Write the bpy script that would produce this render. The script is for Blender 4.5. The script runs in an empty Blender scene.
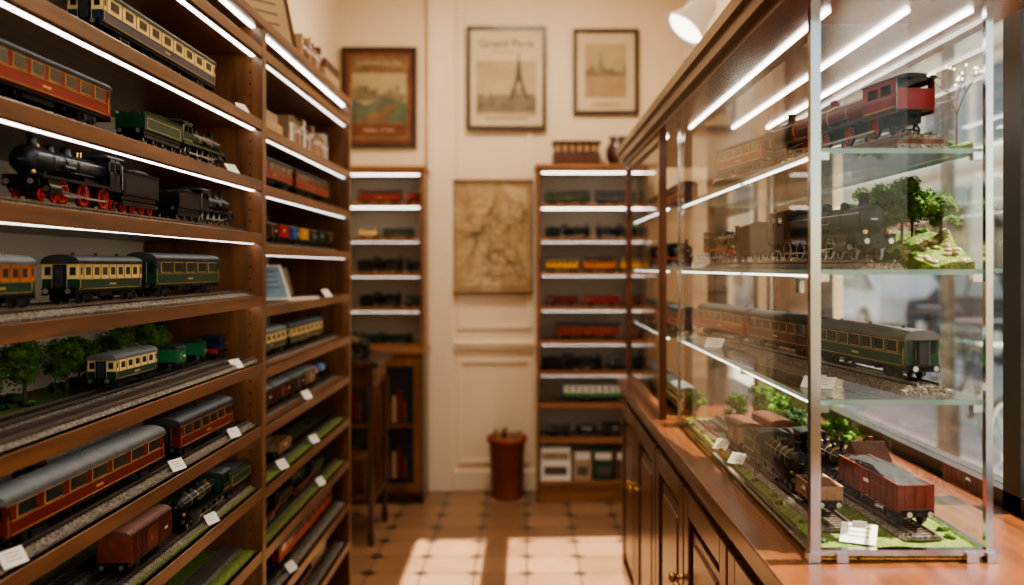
import bpy, math, random
from mathutils import Vector, Matrix, noise
random.seed(7)
E=1.36
F=900.0
VX,VY=527.0,267.0
R=random.random
def U(a,b): return random.uniform(a,b)

# ---------------------------------------------------------------- materials
MATS={}
def nt(name):
    m=bpy.data.materials.new(name); m.use_nodes=True
    t=m.node_tree; b=t.nodes['Principled BSDF']
    MATS[name]=m
    return m,t,b
def M(name,col,rough=.5,metal=0,ns=0,amt=.25,bump=0,bs=None,coat=0,emit=None,es=0,spec=None):
    m,t,b=nt(name)
    b.inputs['Base Color'].default_value=(*col,1)
    b.inputs['Roughness'].default_value=rough
    b.inputs['Metallic'].default_value=metal
    b.inputs['Coat Weight'].default_value=coat
    if spec is not None: b.inputs['Specular IOR Level'].default_value=spec
    if emit:
        b.inputs['Emission Color'].default_value=(*emit,1); b.inputs['Emission Strength'].default_value=es
    if ns:
        tc=t.nodes.new('ShaderNodeTexCoord'); n=t.nodes.new('ShaderNodeTexNoise')
        n.inputs['Scale'].default_value=ns; n.inputs['Detail'].default_value=5
        t.links.new(tc.outputs['Object'],n.inputs['Vector'])
        r=t.nodes.new('ShaderNodeValToRGB')
        r.color_ramp.elements[0].position=.3; r.color_ramp.elements[1].position=.7
        r.color_ramp.elements[0].color=(*[c*(1-amt) for c in col],1)
        r.color_ramp.elements[1].color=(*[min(1,c*(1+amt)) for c in col],1)
        t.links.new(n.outputs['Fac'],r.inputs['Fac']); t.links.new(r.outputs['Color'],b.inputs['Base Color'])
    if bump:
        tc=t.nodes.new('ShaderNodeTexCoord'); n=t.nodes.new('ShaderNodeTexNoise')
        n.inputs['Scale'].default_value=bs or ns; n.inputs['Detail'].default_value=4
        t.links.new(tc.outputs['Object'],n.inputs['Vector'])
        bp=t.nodes.new('ShaderNodeBump'); bp.inputs['Strength'].default_value=bump; bp.inputs['Distance'].default_value=.004
        t.links.new(n.outputs['Fac'],bp.inputs['Height']); t.links.new(bp.outputs['Normal'],b.inputs['Normal'])
    return name
def wood(name,c1,c2,axis='Y',rough=.38,coat=.25,sc=1.0):
    m,t,b=nt(name)
    tc=t.nodes.new('ShaderNodeTexCoord'); mp=t.nodes.new('ShaderNodeMapping')
    s={'X':(2,26,26),'Y':(26,2,26),'Z':(26,26,2)}[axis]
    mp.inputs['Scale'].default_value=[v*sc for v in s]
    n=t.nodes.new('ShaderNodeTexNoise'); n.inputs['Scale'].default_value=1.4; n.inputs['Detail'].default_value=7; n.inputs['Distortion'].default_value=.7
    r=t.nodes.new('ShaderNodeValToRGB'); r.color_ramp.elements[0].position=.3; r.color_ramp.elements[1].position=.72
    r.color_ramp.elements[0].color=(*c1,1); r.color_ramp.elements[1].color=(*c2,1)
    t.links.new(tc.outputs['Object'],mp.inputs['Vector']); t.links.new(mp.outputs['Vector'],n.inputs['Vector'])
    t.links.new(n.outputs['Fac'],r.inputs['Fac']); t.links.new(r.outputs['Color'],b.inputs['Base Color'])
    b.inputs['Roughness'].default_value=rough; b.inputs['Coat Weight'].default_value=coat; b.inputs['Coat Roughness'].default_value=.2
    bp=t.nodes.new('ShaderNodeBump'); bp.inputs['Strength'].default_value=.12; bp.inputs['Distance'].default_value=.002
    t.links.new(n.outputs['Fac'],bp.inputs['Height']); t.links.new(bp.outputs['Normal'],b.inputs['Normal'])
    return name
wood('woodY',(.088,.034,.013),(.215,.090,.034),'Y')
wood('woodZ',(.092,.036,.014),(.225,.094,.035),'Z')
wood('woodX',(.16,.064,.025),(.31,.135,.052),'X')
wood('cwoodY',(.075,.023,.009),(.185,.062,.021),'Y',.26,.5)
wood('cwoodZ',(.066,.020,.008),(.155,.050,.017),'Z',.28,.4)
wood('dwood',(.03,.013,.007),(.09,.037,.017),'Z',.35,.3)
wood('pframe',(.022,.010,.006),(.055,.024,.012),'Z',.4,.15)
M('backing',(.60,.53,.43),.7,ns=3,amt=.05)
M('wallc',(.80,.655,.475),.85,ns=2.2,amt=.03,bump=.1,bs=60)
M('trimc',(.81,.68,.51),.6,ns=4,amt=.02)
M('ceil',(.82,.76,.66),.9,ns=2,amt=.03)
M('black',(.007,.007,.008),.42,ns=60,amt=.3,spec=.3)
M('gunmetal',(.018,.019,.021),.42,.3,ns=60,amt=.3,spec=.3)
M('dgrey',(.035,.036,.04),.6,ns=60,amt=.25,spec=.3)
M('roofgrey',(.13,.135,.13),.6,ns=50,amt=.15,spec=.3)
M('roofdark',(.030,.032,.035),.55,ns=50,amt=.2,spec=.3)
M('red',(.25,.010,.008),.4,ns=40,amt=.15,coat=.15,spec=.3)
M('maroon',(.14,.010,.008),.4,ns=40,amt=.2,coat=.15,spec=.3)
M('brightred',(.50,.018,.012),.4,ns=40,amt=.1)
M('green',(.009,.050,.025),.4,ns=40,amt=.2,coat=.12,spec=.3)
M('lgreen',(.03,.19,.07),.4,ns=40,amt=.15)
M('cream',(.80,.60,.24),.45,ns=40,amt=.08)
M('navy',(.012,.026,.06),.35,ns=40,amt=.2,coat=.2)
M('blue',(.03,.12,.4),.4,ns=40,amt=.15)
M('yellow',(.75,.40,.04),.45,ns=40,amt=.1)
M('orange',(.6,.17,.025),.45,ns=40,amt=.1)
M('brown',(.11,.042,.024),.6,ns=60,amt=.3,spec=.3)
M('rbrown',(.17,.038,.024),.6,ns=60,amt=.25,spec=.3)
M('tan',(.42,.25,.13),.6,ns=60,amt=.2)
M('brass',(.72,.46,.16),.3,.9,ns=40,amt=.1)
M('gold',(.65,.45,.15),.4,.4,ns=40,amt=.1)
M('steel',(.5,.5,.5),.3,.9,ns=80,amt=.15)
M('chrome',(.50,.52,.53),.16,1,ns=20,amt=.04)
M('glassdark',(.02,.024,.028),.15,ns=30,amt=.3)
M('glasslit',(.55,.50,.38),.3,ns=30,amt=.3)
M('coal',(.015,.015,.015),.6,ns=200,amt=.5)
M('sleeper',(.05,.032,.022),.8,ns=200,amt=.3)
M('rail',(.30,.26,.22),.35,.8,ns=200,amt=.2)
M('trunk',(.09,.055,.03),.9,ns=200,amt=.3)
M('paper',(.80,.77,.70),.7,ns=15,amt=.03)
M('tagw',(.74,.71,.65),.6,ns=15,amt=.03)
M('ink',(.08,.065,.055),.7,ns=15,amt=.1)
M('sepia',(.36,.25,.14),.8,ns=15,amt=.1)
M('maplines',(.13,.08,.04),.8,ns=15,amt=.1)
M('rock',(.36,.28,.18),.9,ns=60,amt=.35,bump=.8,bs=80)
M('terracotta',(.27,.070,.030),.5,ns=8,amt=.2)
M('white',(.8,.78,.74),.45,ns=10,amt=.02)
M('winframe',(.022,.019,.017),.45,ns=10,amt=.2)
M('facade',(.80,.71,.58),.9,ns=.6,amt=.08)
M('facade2',(.60,.52,.41),.9,ns=.6,amt=.1)
M('shutter',(.25,.29,.31),.7,ns=5,amt=.1)
M('asphalt',(.30,.29,.27),.9,ns=1.2,amt=.15)
M('pave',(.48,.45,.41),.9,ns=2,amt=.12)
M('awning',(.45,.08,.05),.8,ns=3,amt=.1)
M('rubber',(.02,.02,.02),.7,ns=30,amt=.2)
M('led',(1,1,1),.5,emit=(1,.94,.86),es=9.0)
M('ledw',(1,1,1),.5,emit=(1,.95,.88),es=4.0)
M('bulb',(1,1,1),.5,emit=(1,.86,.66),es=5.0)
M('fairy',(1,1,1),.5,emit=(1,.75,.4),es=4.0)
def vor(name,cols,scale,bump=.8,rough=.9):
    m,t,b=nt(name)
    tc=t.nodes.new('ShaderNodeTexCoord'); v=t.nodes.new('ShaderNodeTexVoronoi'); v.inputs['Scale'].default_value=scale
    t.links.new(tc.outputs['Object'],v.inputs['Vector'])
    s=t.nodes.new('ShaderNodeSeparateColor'); t.links.new(v.outputs['Color'],s.inputs[0])
    r=t.nodes.new('ShaderNodeValToRGB'); cr=r.color_ramp
    cr.elements[0].color=(*cols[0],1); cr.elements[1].color=(*cols[-1],1)
    for i,c in enumerate(cols[1:-1]):
        e=cr.elements.new((i+1)/(len(cols)-1)); e.color=(*c,1)
    t.links.new(s.outputs[0],r.inputs['Fac']); t.links.new(r.outputs['Color'],b.inputs['Base Color'])
    b.inputs['Roughness'].default_value=rough; b.inputs['Specular IOR Level'].default_value=.25
    bp=t.nodes.new('ShaderNodeBump'); bp.inputs['Strength'].default_value=bump; bp.inputs['Distance'].default_value=.003; bp.invert=True
    t.links.new(v.outputs['Distance'],bp.inputs['Height']); t.links.new(bp.outputs['Normal'],b.inputs['Normal'])
vor('ballast',[(.08,.068,.055),(.17,.15,.125),(.27,.24,.205)],260)
vor('grass',[(.045,.075,.012),(.09,.145,.025),(.15,.19,.045),(.19,.14,.065)],240)
vor('grassl',[(.045,.09,.010),(.09,.16,.022),(.16,.22,.045),(.20,.17,.065)],240)
vor('leaf',[(.035,.085,.012),(.07,.155,.022),(.12,.22,.038)],150,0)
vor('leafd',[(.015,.045,.017),(.035,.09,.028),(.06,.125,.038)],150,0)
vor('mapm',[(.38,.26,.14),(.46,.33,.18),(.54,.40,.24)],9,.0)
# glass: transparent + fresnel glossy (IOR inverted on back faces so both sides reflect alike)
def glass(name,tint,g=1.0,ior=1.45):
    m=bpy.data.materials.new(name); m.use_nodes=True; t=m.node_tree; t.nodes.clear()
    o=t.nodes.new('ShaderNodeOutputMaterial'); mx=t.nodes.new('ShaderNodeMixShader')
    tr=t.nodes.new('ShaderNodeBsdfTransparent'); tr.inputs[0].default_value=(*tint,1)
    gl=t.nodes.new('ShaderNodeBsdfGlossy'); gl.inputs['Roughness'].default_value=.01; gl.inputs[0].default_value=(g,g,g,1)
    ge=t.nodes.new('ShaderNodeNewGeometry'); mr=t.nodes.new('ShaderNodeMapRange')
    mr.inputs['To Min'].default_value=ior; mr.inputs['To Max'].default_value=1/ior
    t.links.new(ge.outputs['Backfacing'],mr.inputs['Value'])
    fr=t.nodes.new('ShaderNodeFresnel'); t.links.new(mr.outputs[0],fr.inputs[0])
    t.links.new(fr.outputs[0],mx.inputs[0]); t.links.new(tr.outputs[0],mx.inputs[1]); t.links.new(gl.outputs[0],mx.inputs[2])
    t.links.new(mx.outputs[0],o.inputs[0]); MATS[name]=m
glass('glass',(.985,.992,.988),1.0,1.38)
glass('glassshelf',(.95,.975,.965),.9,1.25)
m,t,b=nt('glassedge'); b.inputs['Base Color'].default_value=(.30,.52,.47,1); b.inputs['Roughness'].default_value=.15
b.inputs['Transmission Weight'].default_value=.35
# floor tiles
def tilemat():
    m,t,b=nt('tiles'); N=t.nodes; Lk=t.links
    tc=N.new('ShaderNodeTexCoord'); sp=N.new('ShaderNodeSeparateXYZ'); Lk.new(tc.outputs['Object'],sp.inputs[0])
    S=.235
    def mth(op,a,bv=None):
        n=N.new('ShaderNodeMath'); n.operation=op
        for i,v in enumerate([a,bv]):
            if v is None: continue
            if isinstance(v,(int,float)): n.inputs[i].default_value=v
            else: Lk.new(v,n.inputs[i])
        return n.outputs[0]
    def fold(o):
        d=mth('DIVIDE',o,S); f=mth('FRACT',mth('ADD',d,100.0)); return mth('SUBTRACT',.5,mth('ABSOLUTE',mth('SUBTRACT',f,.5)))
    fx=fold(sp.outputs[0]); fy=fold(sp.outputs[1])
    grout=mth('LESS_THAN',mth('MINIMUM',fx,fy),.018)
    dsum=mth('ADD',fx,fy)
    dia=mth('LESS_THAN',dsum,.15); dg=mth('LESS_THAN',dsum,.18)
    fl=N.new('ShaderNodeVectorMath'); fl.operation='SCALE'; Lk.new(tc.outputs['Object'],fl.inputs[0]); fl.inputs['Scale'].default_value=1/S
    f2=N.new('ShaderNodeVectorMath'); f2.operation='FLOOR'; Lk.new(fl.outputs[0],f2.inputs[0])
    wn=N.new('ShaderNodeTexWhiteNoise'); Lk.new(f2.outputs[0],wn.inputs['Vector'])
    r=N.new('ShaderNodeValToRGB'); r.color_ramp.elements[0].color=(.155,.080,.042,1); r.color_ramp.elements[1].color=(.31,.175,.10,1)
    ns=N.new('ShaderNodeTexNoise'); ns.inputs['Scale'].default_value=7; ns.inputs['Detail'].default_value=6; Lk.new(tc.outputs['Object'],ns.inputs['Vector'])
    mixf=mth('ADD',mth('MULTIPLY',wn.outputs[0],.5),mth('MULTIPLY',ns.outputs['Fac'],.6)); Lk.new(mixf,r.inputs['Fac'])
    def mix(fac,a,c):
        n=N.new('ShaderNodeMix'); n.data_type='RGBA'; Lk.new(fac,n.inputs['Factor']); Lk.new(a,n.inputs['A']); n.inputs['B'].default_value=(*c,1); return n.outputs['Result']
    c=mix(grout,r.outputs['Color'],(.09,.055,.037)); c=mix(dg,c,(.09,.055,.037)); c=mix(dia,c,(.05,.032,.024))
    Lk.new(c,b.inputs['Base Color'])
    rg=mth('ADD',mth('MULTIPLY',ns.outputs['Fac'],.25),.22); Lk.new(rg,b.inputs['Roughness'])
    bp=N.new('ShaderNodeBump'); bp.inputs['Strength'].default_value=.4; bp.inputs['Distance'].default_value=.003; bp.invert=True
    Lk.new(grout,bp.inputs['Height']); Lk.new(bp.outputs['Normal'],b.inputs['Normal'])
tilemat()

# ---------------------------------------------------------------- mesh builder
class MB:
    def __init__(s): s.v=[];s.f=[];s.m=[];s.sm=[];s.mn=[];s.M=None
    def mi(s,n):
        if n not in s.mn: s.mn.append(n)
        return s.mn.index(n)
    def add(s,vs,fs,mat,smooth=False):
        o=len(s.v)
        if s.M is not None: vs=[s.M@Vector(p) for p in vs]
        s.v+= [tuple(p) for p in vs]; k=s.mi(mat)
        for f in fs:
            s.f.append([i+o for i in f]); s.m.append(k); s.sm.append(smooth)
    def bb(s,x0,x1,y0,y1,z0,z1,mat):
        vs=[(x0,y0,z0),(x1,y0,z0),(x1,y1,z0),(x0,y1,z0),(x0,y0,z1),(x1,y0,z1),(x1,y1,z1),(x0,y1,z1)]
        s.add(vs,[(0,3,2,1),(4,5,6,7),(0,1,5,4),(1,2,6,5),(2,3,7,6),(3,0,4,7)],mat)
    def box(s,c,d,mat,rot=None):
        hx,hy,hz=[q/2 for q in d]
        vs=[Vector(p) for p in [(-hx,-hy,-hz),(hx,-hy,-hz),(hx,hy,-hz),(-hx,hy,-hz),(-hx,-hy,hz),(hx,-hy,hz),(hx,hy,hz),(-hx,hy,hz)]]
        if rot is not None: vs=[rot@p for p in vs]
        vs=[p+Vector(c) for p in vs]
        s.add(vs,[(0,3,2,1),(4,5,6,7),(0,1,5,4),(1,2,6,5),(2,3,7,6),(3,0,4,7)],mat)
    def lathe(s,prof,c,axis,n,mat,cap=True):
        a=Vector(axis).normalized(); u=a.orthogonal().normalized(); w=a.cross(u); c=Vector(c)
        vs=[];fs=[]
        for r,z in prof:
            for i in range(n):
                t=2*math.pi*i/n; vs.append(c+a*z+(u*math.cos(t)+w*math.sin(t))*r)
        for k in range(len(prof)-1):
            for i in range(n):
                j=(i+1)%n; fs.append((k*n+i,k*n+j,(k+1)*n+j,(k+1)*n+i))
        s.add(vs,fs,mat,True)
        if cap:
            if prof[0][0]>1e-5: s.add(vs[:n],[tuple(range(n))[::-1]],mat)
            if prof[-1][0]>1e-5: s.add(vs[-n:],[tuple(range(n))],mat)
    def cyl(s,p0,p1,r0,mat,r1=None,n=12):
        p0=Vector(p0);p1=Vector(p1); d=p1-p0
        if d.length<1e-7: return
        s.lathe([(r0,0),(r0 if r1 is None else r1,d.length)],p0,d,n,mat)
    def ring(s,c,axis,ro,ri,th,mat,n=20):
        s.lathe([(ri,-th/2),(ro,-th/2),(ro,th/2),(ri,th/2),(ri,-th/2)],c,axis,n,mat,False)
    def torus(s,c,axis,R0,r,mat,n=32,k=8):
        s.lathe([(R0+r*math.cos(2*math.pi*i/k),r*math.sin(2*math.pi*i/k)) for i in range(k+1)],c,axis,n,mat,False)
    def prism(s,prof,x0,x1,mat,smooth=False):
        n=len(prof); vs=[(x0,y,z) for y,z in prof]+[(x1,y,z) for y,z in prof]
        s.add(vs,[(i,(i+1)%n,n+(i+1)%n,n+i) for i in range(n)],mat,smooth)
        s.add(vs,[tuple(range(n))[::-1],tuple(range(n,2*n))],mat)
    def blob(s,c,r,mat,seed=0,amp=.25,n=8,fr=1.3):
        vs=[];fs=[];c=Vector(c)
        for i in range(n+1):
            th=math.pi*i/n
            for j in range(2*n):
                ph=math.pi*j/n
                d=Vector((math.sin(th)*math.cos(ph),math.sin(th)*math.sin(ph),math.cos(th)))
                k=1+amp*noise.noise(d*fr*1.5+Vector((seed*3.1,seed,0)))
                vs.append(c+Vector((d.x*r[0],d.y*r[1],d.z*r[2]))*k)
        for i in range(n):
            for j in range(2*n):
                q=(j+1)%(2*n); fs.append((i*2*n+j,(i+1)*2*n+j,(i+1)*2*n+q,i*2*n+q))
        s.add(vs,fs,mat,True)
    def terrain(s,x0,x1,y0,y1,zb,h,nx,ny,mat):
        vs=[];fs=[]
        for i in range(nx+1):
            for j in range(ny+1):
                x=x0+(x1-x0)*i/nx; y=y0+(y1-y0)*j/ny; vs.append((x,y,h(x,y)))
        for i in range(nx):
            for j in range(ny):
                a=i*(ny+1)+j; fs.append((a,a+ny+1,a+ny+2,a+1))
        s.add(vs,fs,mat,True)
        per=[i*(ny+1) for i in range(nx+1)]+[nx*(ny+1)+j for j in range(1,ny+1)]+[i*(ny+1)+ny for i in range(nx-1,-1,-1)]+[j for j in range(ny-1,0,-1)]
        top=[vs[i] for i in per]; bot=[(p[0],p[1],zb) for p in top]; n=len(per)
        s.add(top+bot,[(i,n+i,n+(i+1)%n,(i+1)%n) for i in range(n)],mat)
        s.add(bot,[tuple(range(n))[::-1]],mat)
    def mesh(s,name):
        me=bpy.data.meshes.new(name); me.from_pydata(s.v,[],s.f)
        for n in s.mn: me.materials.append(MATS[n])
        me.polygons.foreach_set('material_index',s.m); me.polygons.foreach_set('use_smooth',s.sm); me.update()
        return me
    def put(s,name,loc=(0,0,0),rz=0,bevel=0,parent=None,me=None):
        o=bpy.data.objects.new(name,s.mesh(name)); o.location=loc; o.rotation_euler=(0,0,rz)
        bpy.context.scene.collection.objects.link(o)
        if bevel:
            bv=o.modifiers.new('bevel','BEVEL'); bv.width=bevel; bv.segments=2; bv.limit_method='ANGLE'
        if parent: o.parent=parent
        return o
def inst(name,me,loc,rz=0,sc=1):
    o=bpy.data.objects.new(name,me); o.location=loc; o.rotation_euler=(0,0,rz); o.scale=(sc,sc,sc)
    bpy.context.scene.collection.objects.link(o); return o

# ---------------------------------------------------------------- rolling stock (length along x, front +x, z=0 rail top)
def wheelset(b,x,r,gw,mat='dgrey',spokes=0,rim=None,n=16):
    for sy in (-1,1):
        y=sy*gw/2
        if spokes:
            b.ring((x,y,r),(0,1,0),r,r*.80,.004,rim or mat,22)
            b.ring((x,y,r),(0,1,0),r*.82,r*.74,.003,mat,22)
            for k in range(spokes):
                a=2*math.pi*k/spokes
                b.cyl((x,y,r),(x+math.cos(a)*r*.8,y,r+math.sin(a)*r*.8),r*.055,mat,n=5)
            b.cyl((x,y-.003,r),(x,y+.003,r),r*.2,mat,n=10)
        else:
            b.lathe([(r*1.08,-.002*sy),(r*1.08,0),(r,0),(r,.003*sy)],(x,y,r),(0,1,0),n,mat)
            b.cyl((x,y,r),(x,y+sy*.0045,r),r*.3,'steel',n=8)
    b.cyl((x,-gw/2,r),(x,gw/2,r),r*.15,'dgrey',n=6)
def buffers(b,x,sgn,W,z,beam='black'):
    b.bb(min(x,x-sgn*.004),max(x,x-sgn*.004),-W*.46,W*.46,z-.006,z+.006,beam)
    for sy in (-1,1):
        b.cyl((x,sy*W*.3,z),(x+sgn*.006,sy*W*.3,z),.0022,'black',n=8)
        b.cyl((x+sgn*.006,sy*W*.3,z),(x+sgn*.0075,sy*W*.3,z),.0045,'steel',n=12)
    b.cyl((x,0,z-.002),(x+sgn*.007,0,z-.002),.0018,'black',n=6)
def bogie(b,x,bl,W,r,gw):
    for dx in (-bl/2,bl/2): wheelset(b,x+dx,r,gw)
    for sy in (-1,1):
        y=sy*(gw/2+.006)
        b.box((x,y,r*1.25),(bl*1.35,.003,r*.55),'black')
        for dx in (-bl/2,bl/2):
            b.box((x+dx,y+sy*.001,r),(r*.9,.004,r*1.1),'gunmetal')
        for dx in (-.2,0,.2): b.cyl((x+dx*bl,y+sy*.002,r*.6),(x+dx*bl,y+sy*.002,r*1.5),r*.16,'dgrey',n=8)
    b.box((x,0,r*1.4),(bl*.5,gw*.9,r*.5),'black')
def archprof(W,z0,rise,n=10,over=.0015):
    p=[]
    w=W/2+over
    for i in range(n+1):
        a=math.pi*i/n
        p.append((w*math.cos(a), z0+rise*max(0,math.sin(a))**.8))
    return p
def coach(L,H,W,body='green',band=None,roof='roofdark',nw=8,win='glassdark',stripe='gold',wframe=None,doors=True):
    b=MB(); r=H*.115; gw=W*.62
    z0=r*1.9; zb=z0+H*.05; zt=H*.82
    b.bb(-L/2+.002,L/2-.002,-W*.44,W*.44,z0,zb,'black')
    x0=-L/2+.006;x1=L/2-.006
    zm=zb+(zt-zb)*(.42 if band else .46)
    b.bb(x0,x1,-W/2,W/2,zb,zm,body)
    b.bb(x0,x1,-W/2,W/2,zm,zt,band or body)
    b.prism(archprof(W,zt,H-zt),x0-.003,x1+.003,roof,True)
    b.bb(x0-.0035,x1+.0035,-W/2-.002,W/2+.002,zt-.0012,zt+.0012,roof)
    for k in range(max(3,nw//2)):
        xx=x0+(k+.5)*(x1-x0)/max(3,nw//2)
        b.cyl((xx,0,H-.001),(xx,0,H+.0035),.003,roof,n=8)
        b.box((xx+.01,W*.22,H-.0035),(.006,.004,.004),roof)
    bogie(b,-L*.33,r*3.2,W,r,gw); bogie(b,L*.33,r*3.2,W,r,gw)
    b.box((0,0,z0-r*.35),(L*.2,W*.6,r*.9),'dgrey')
    for sx in (-1,1):
        b.cyl((sx*L*.16,-W*.35,z0-r*.5),(sx*L*.16,W*.35,z0-r*.5),r*.4,'black',n=8)
    for sx in(-1,1): buffers(b,sx*L/2,sx,W,z0+.003)
    D=.012 if doors else .002
    a0=x0+D+.004;a1=x1-D-.004; pw=(a1-a0)/nw
    wz0=zm+(zt-zm)*(.24 if band else .10); wz1=zt-(zt-zm)*(.24 if band else .16)
    wf=wframe or (band if band else ('gold' if body in('red','maroon','navy','green') else body))
    hwf=.27 if band else .34
    for sy in(-1,1):
        y=sy*W/2
        def pl(xa,xb,za,zc,t,mat):
            b.bb(xa,xb,min(y,y+sy*t),max(y,y+sy*t),za,zc,mat)
        for k in range(nw):
            xc=a0+(k+.5)*pw; hw=pw*hwf
            pl(xc-hw-.0009,xc+hw+.0009,wz0-.0009,wz1+.0009,.0007,wf)
            pl(xc-hw,xc+hw,wz0,wz1,.0011,win)
            if band: pl(xc+pw/2-.0003,xc+pw/2+.0003,zm,zt-.002,.0010,body)
        pl(x0,x1,zm-.0010,zm-.0003,.0009,stripe); pl(x0,x1,zb+.002,zb+.0027,.0009,stripe)
        if not band: pl(x0,x1,zt-.0035,zt-.0029,.0009,stripe)
        if doors:
            for xc in(x0+D/2+.001,x1-D/2-.001):
                pl(xc-.0048,xc+.0048,zb+.001,zt-.003,.0006,'dgrey'); pl(xc-.0042,xc+.0042,zb+.0014,zm,.0010,body); pl(xc-.0042,xc+.0042,zm,zt-.0035,.0010,band or body)
                pl(xc-.0026,xc+.0026,wz0+.001,wz1,.0014,win)
                b.cyl((xc+.0052,y+sy*.002,zb+.004),(xc+.0052,y+sy*.002,zm+.01),.0005,'brass',n=5)
                b.box((xc,y*1.0,z0-.004),(.010,.006,.0015),'black')
        pl(-.012,.012,zb+(zm-zb)*.42,zb+(zm-zb)*.58,.0009,stripe)
    for sx,xx in((-1,x0),(1,x1)):
        b.box((xx+sx*.002,0,(zb+zt)/2),(.005,W*.34,(zt-zb)*.88),'black')
        b.box((xx+sx*.0035,0,(zb+zt)/2),(.004,W*.24,(zt-zb)*.75),'dgrey')
        for sy in(-1,1):
            b.box((xx+sx*.0008,sy*W*.34,(wz0+wz1)/2),(.001,W*.16,(wz1-wz0)),win)
            b.cyl((xx+sx*.003,sy*W*.2,zb),(xx+sx*.003,sy*W*.2,zt-.004),.0005,'steel',n=5)
    return b
def steam(L,H,W,body='black',wheel='black',rim='steel',drivers=3,tender=.34,cabc=None,beam='brightred',bogw=2,band='gold',boiler=None,b=None,big=1.0):
    b=b or MB(); cabc=cabc or body; boiler=boiler or body
    Lt=L*tender if tender else 0; Ll=L-Lt-(.006 if tender else 0)
    x1=L/2; x0=x1-Ll; gw=W*.62
    rd=H*.185; zr=H*.37; bz=H*.60; br=H*.175*big
    b.bb(x0+.004,x1-.004,-gw*.3,gw*.3,H*.16,zr,'black')
    b.bb(x0+.002,x1-.012,-W/2,W/2,zr-.0015,zr+.0015,body)
    for sy in(-1,1):
        b.bb(x0+.002,x1-.012,sy*W/2-.0008,sy*W/2+.0008,zr-.004,zr+.0015,beam if beam!='black' else body)
    cab=Ll*.20
    sb=x1-Ll*.06
    fire=x0+cab
    b.lathe([(br*1.06,0),(br*1.04,Ll*.18),(br*.98,Ll*.3),(br*.98,sb-fire-Ll*.14)],(fire,0,bz),(1,0,0),26,boiler)
    b.lathe([(br*1.05,0),(br*1.05,Ll*.15)],(sb-Ll*.15,0,bz),(1,0,0),26,'black')
    b.lathe([(br*1.05,0),(br*1.05,.002),(br*.86,.003),(br*.80,.005),(br*.4,.008),(.0001,.009)],(sb,0,bz),(1,0,0),26,'gunmetal')
    b.box((sb+.009,0,bz),(.003,br*.5,.0016),'steel'); b.cyl((sb+.006,0,bz),(sb+.012,0,bz),.0015,'steel',n=8)
    b.box((sb+.004,-br*.85,bz),(.004,.004,br*.9),'gunmetal')
    b.bb(fire-.002,fire+Ll*.2,-br*.8,br*.8,zr,bz,boiler)
    b.bb(sb-Ll*.12,sb-.004,-br*.6,br*.6,zr-.004,bz-br*.5,'black')
    for k in range(5):
        xx=fire+.004+k*(sb-Ll*.16-fire)/4.2
        b.ring((xx,0,bz),(1,0,0),br*1.06,br*.9,.0012,band,26)
    tz=bz+br
    cx=sb-Ll*.075
    b.lathe([(br*.52,-br*.15),(br*.36,br*.10),(br*.30,br*.45),(br*.34,H-tz-.003),(br*.44,H-tz-.0015),(br*.42,H-tz),(br*.28,H-tz),(br*.25,H-tz-.006)],(cx,0,tz),(0,0,1),18,'black')
    for fx,sc in((.42,1.0),(.66,.8)):
        xx=fire+(sb-fire)*fx
        b.lathe([(br*.52*sc,-br*.2),(br*.40*sc,br*.12),(br*.40*sc,br*.38*sc),(br*.30*sc,br*.56*sc),(br*.1,br*.64*sc),(.0001,br*.66*sc)],(xx,0,tz),(0,0,1),16,boiler)
    for sy in(-1,1): b.cyl((fire+(sb-fire)*.2,sy*.003,tz-.002),(fire+(sb-fire)*.2,sy*.003,tz+br*.45),.0014,'brass',n=8)
    b.cyl((cx-.016,0,tz-.001),(cx-.016,0,tz+br*.3),.0015,'brass',n=8)
    for sy in(-1,1):
        b.cyl((fire,sy*br*1.12,bz+br*.45),(sb,sy*br*1.12,bz+br*.45),.0007,'steel',n=5)
        for k in range(5):
            xx=fire+k*(sb-fire)/4; b.cyl((xx,sy*br*.85,bz+br*.42),(xx,sy*br*1.13,bz+br*.45),.0007,'steel',n=5)
        b.cyl((fire+Ll*.12,sy*br*.95,bz-br*.5),(sb-Ll*.18,sy*br*.95,bz-br*.5),.0016,'gunmetal',n=6)
        b.cyl((fire+(sb-fire)*.5,sy*(br*.95+.003),bz-br*.25),(fire+(sb-fire)*.66,sy*(br*.95+.003),bz-br*.25),.0045,'gunmetal',n=10)
    ct=H*.86
    b.bb(x0,x0+.002,-W/2,W/2,zr,ct*.82,cabc)
    b.bb(fire-.002,fire,-W/2,W/2,zr,ct,cabc)
    for sy in(-1,1):
        y=sy*W/2
        ya,yb=min(y,y-sy*.0015),max(y,y-sy*.0015)
        b.bb(x0,fire,ya,yb,zr-.006,zr+(ct-zr)*.5,cabc)
        b.bb(x0,x0+cab*.16,ya,yb,zr,ct,cabc); b.bb(fire-cab*.16,fire,ya,yb,zr,ct,cabc); b.bb(x0+cab*.46,x0+cab*.54,ya,yb,zr,ct,cabc)
        b.bb(x0,fire,ya,yb,zr+(ct-zr)*.86,ct,cabc)
        b.bb(x0+.003,fire-.003,y-.0004 if sy<0 else y,y+.0004+(0 if sy<0 else .0004),zr+.004,zr+.005,band)
        b.cyl((x0-.001,y,zr),(x0-.001,y,ct*.9),.0006,'steel',n=5)
    b.bb(x0+.002,fire-.002,-W*.4,W*.4,zr,zr+(ct-zr)*.6,'dgrey')
    b.prism(archprof(W,ct,H*.075),x0-.006,fire+.004,'roofdark',True)
    span=Ll*.50; d0=x0+Ll*.14+rd*.6
    xs=[d0+k*span/(drivers-1) for k in range(drivers)]
    rr=min(rd,span/(drivers-1)*.47)
    for x in xs: wheelset(b,x,rr,gw,wheel,10,rim)
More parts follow.
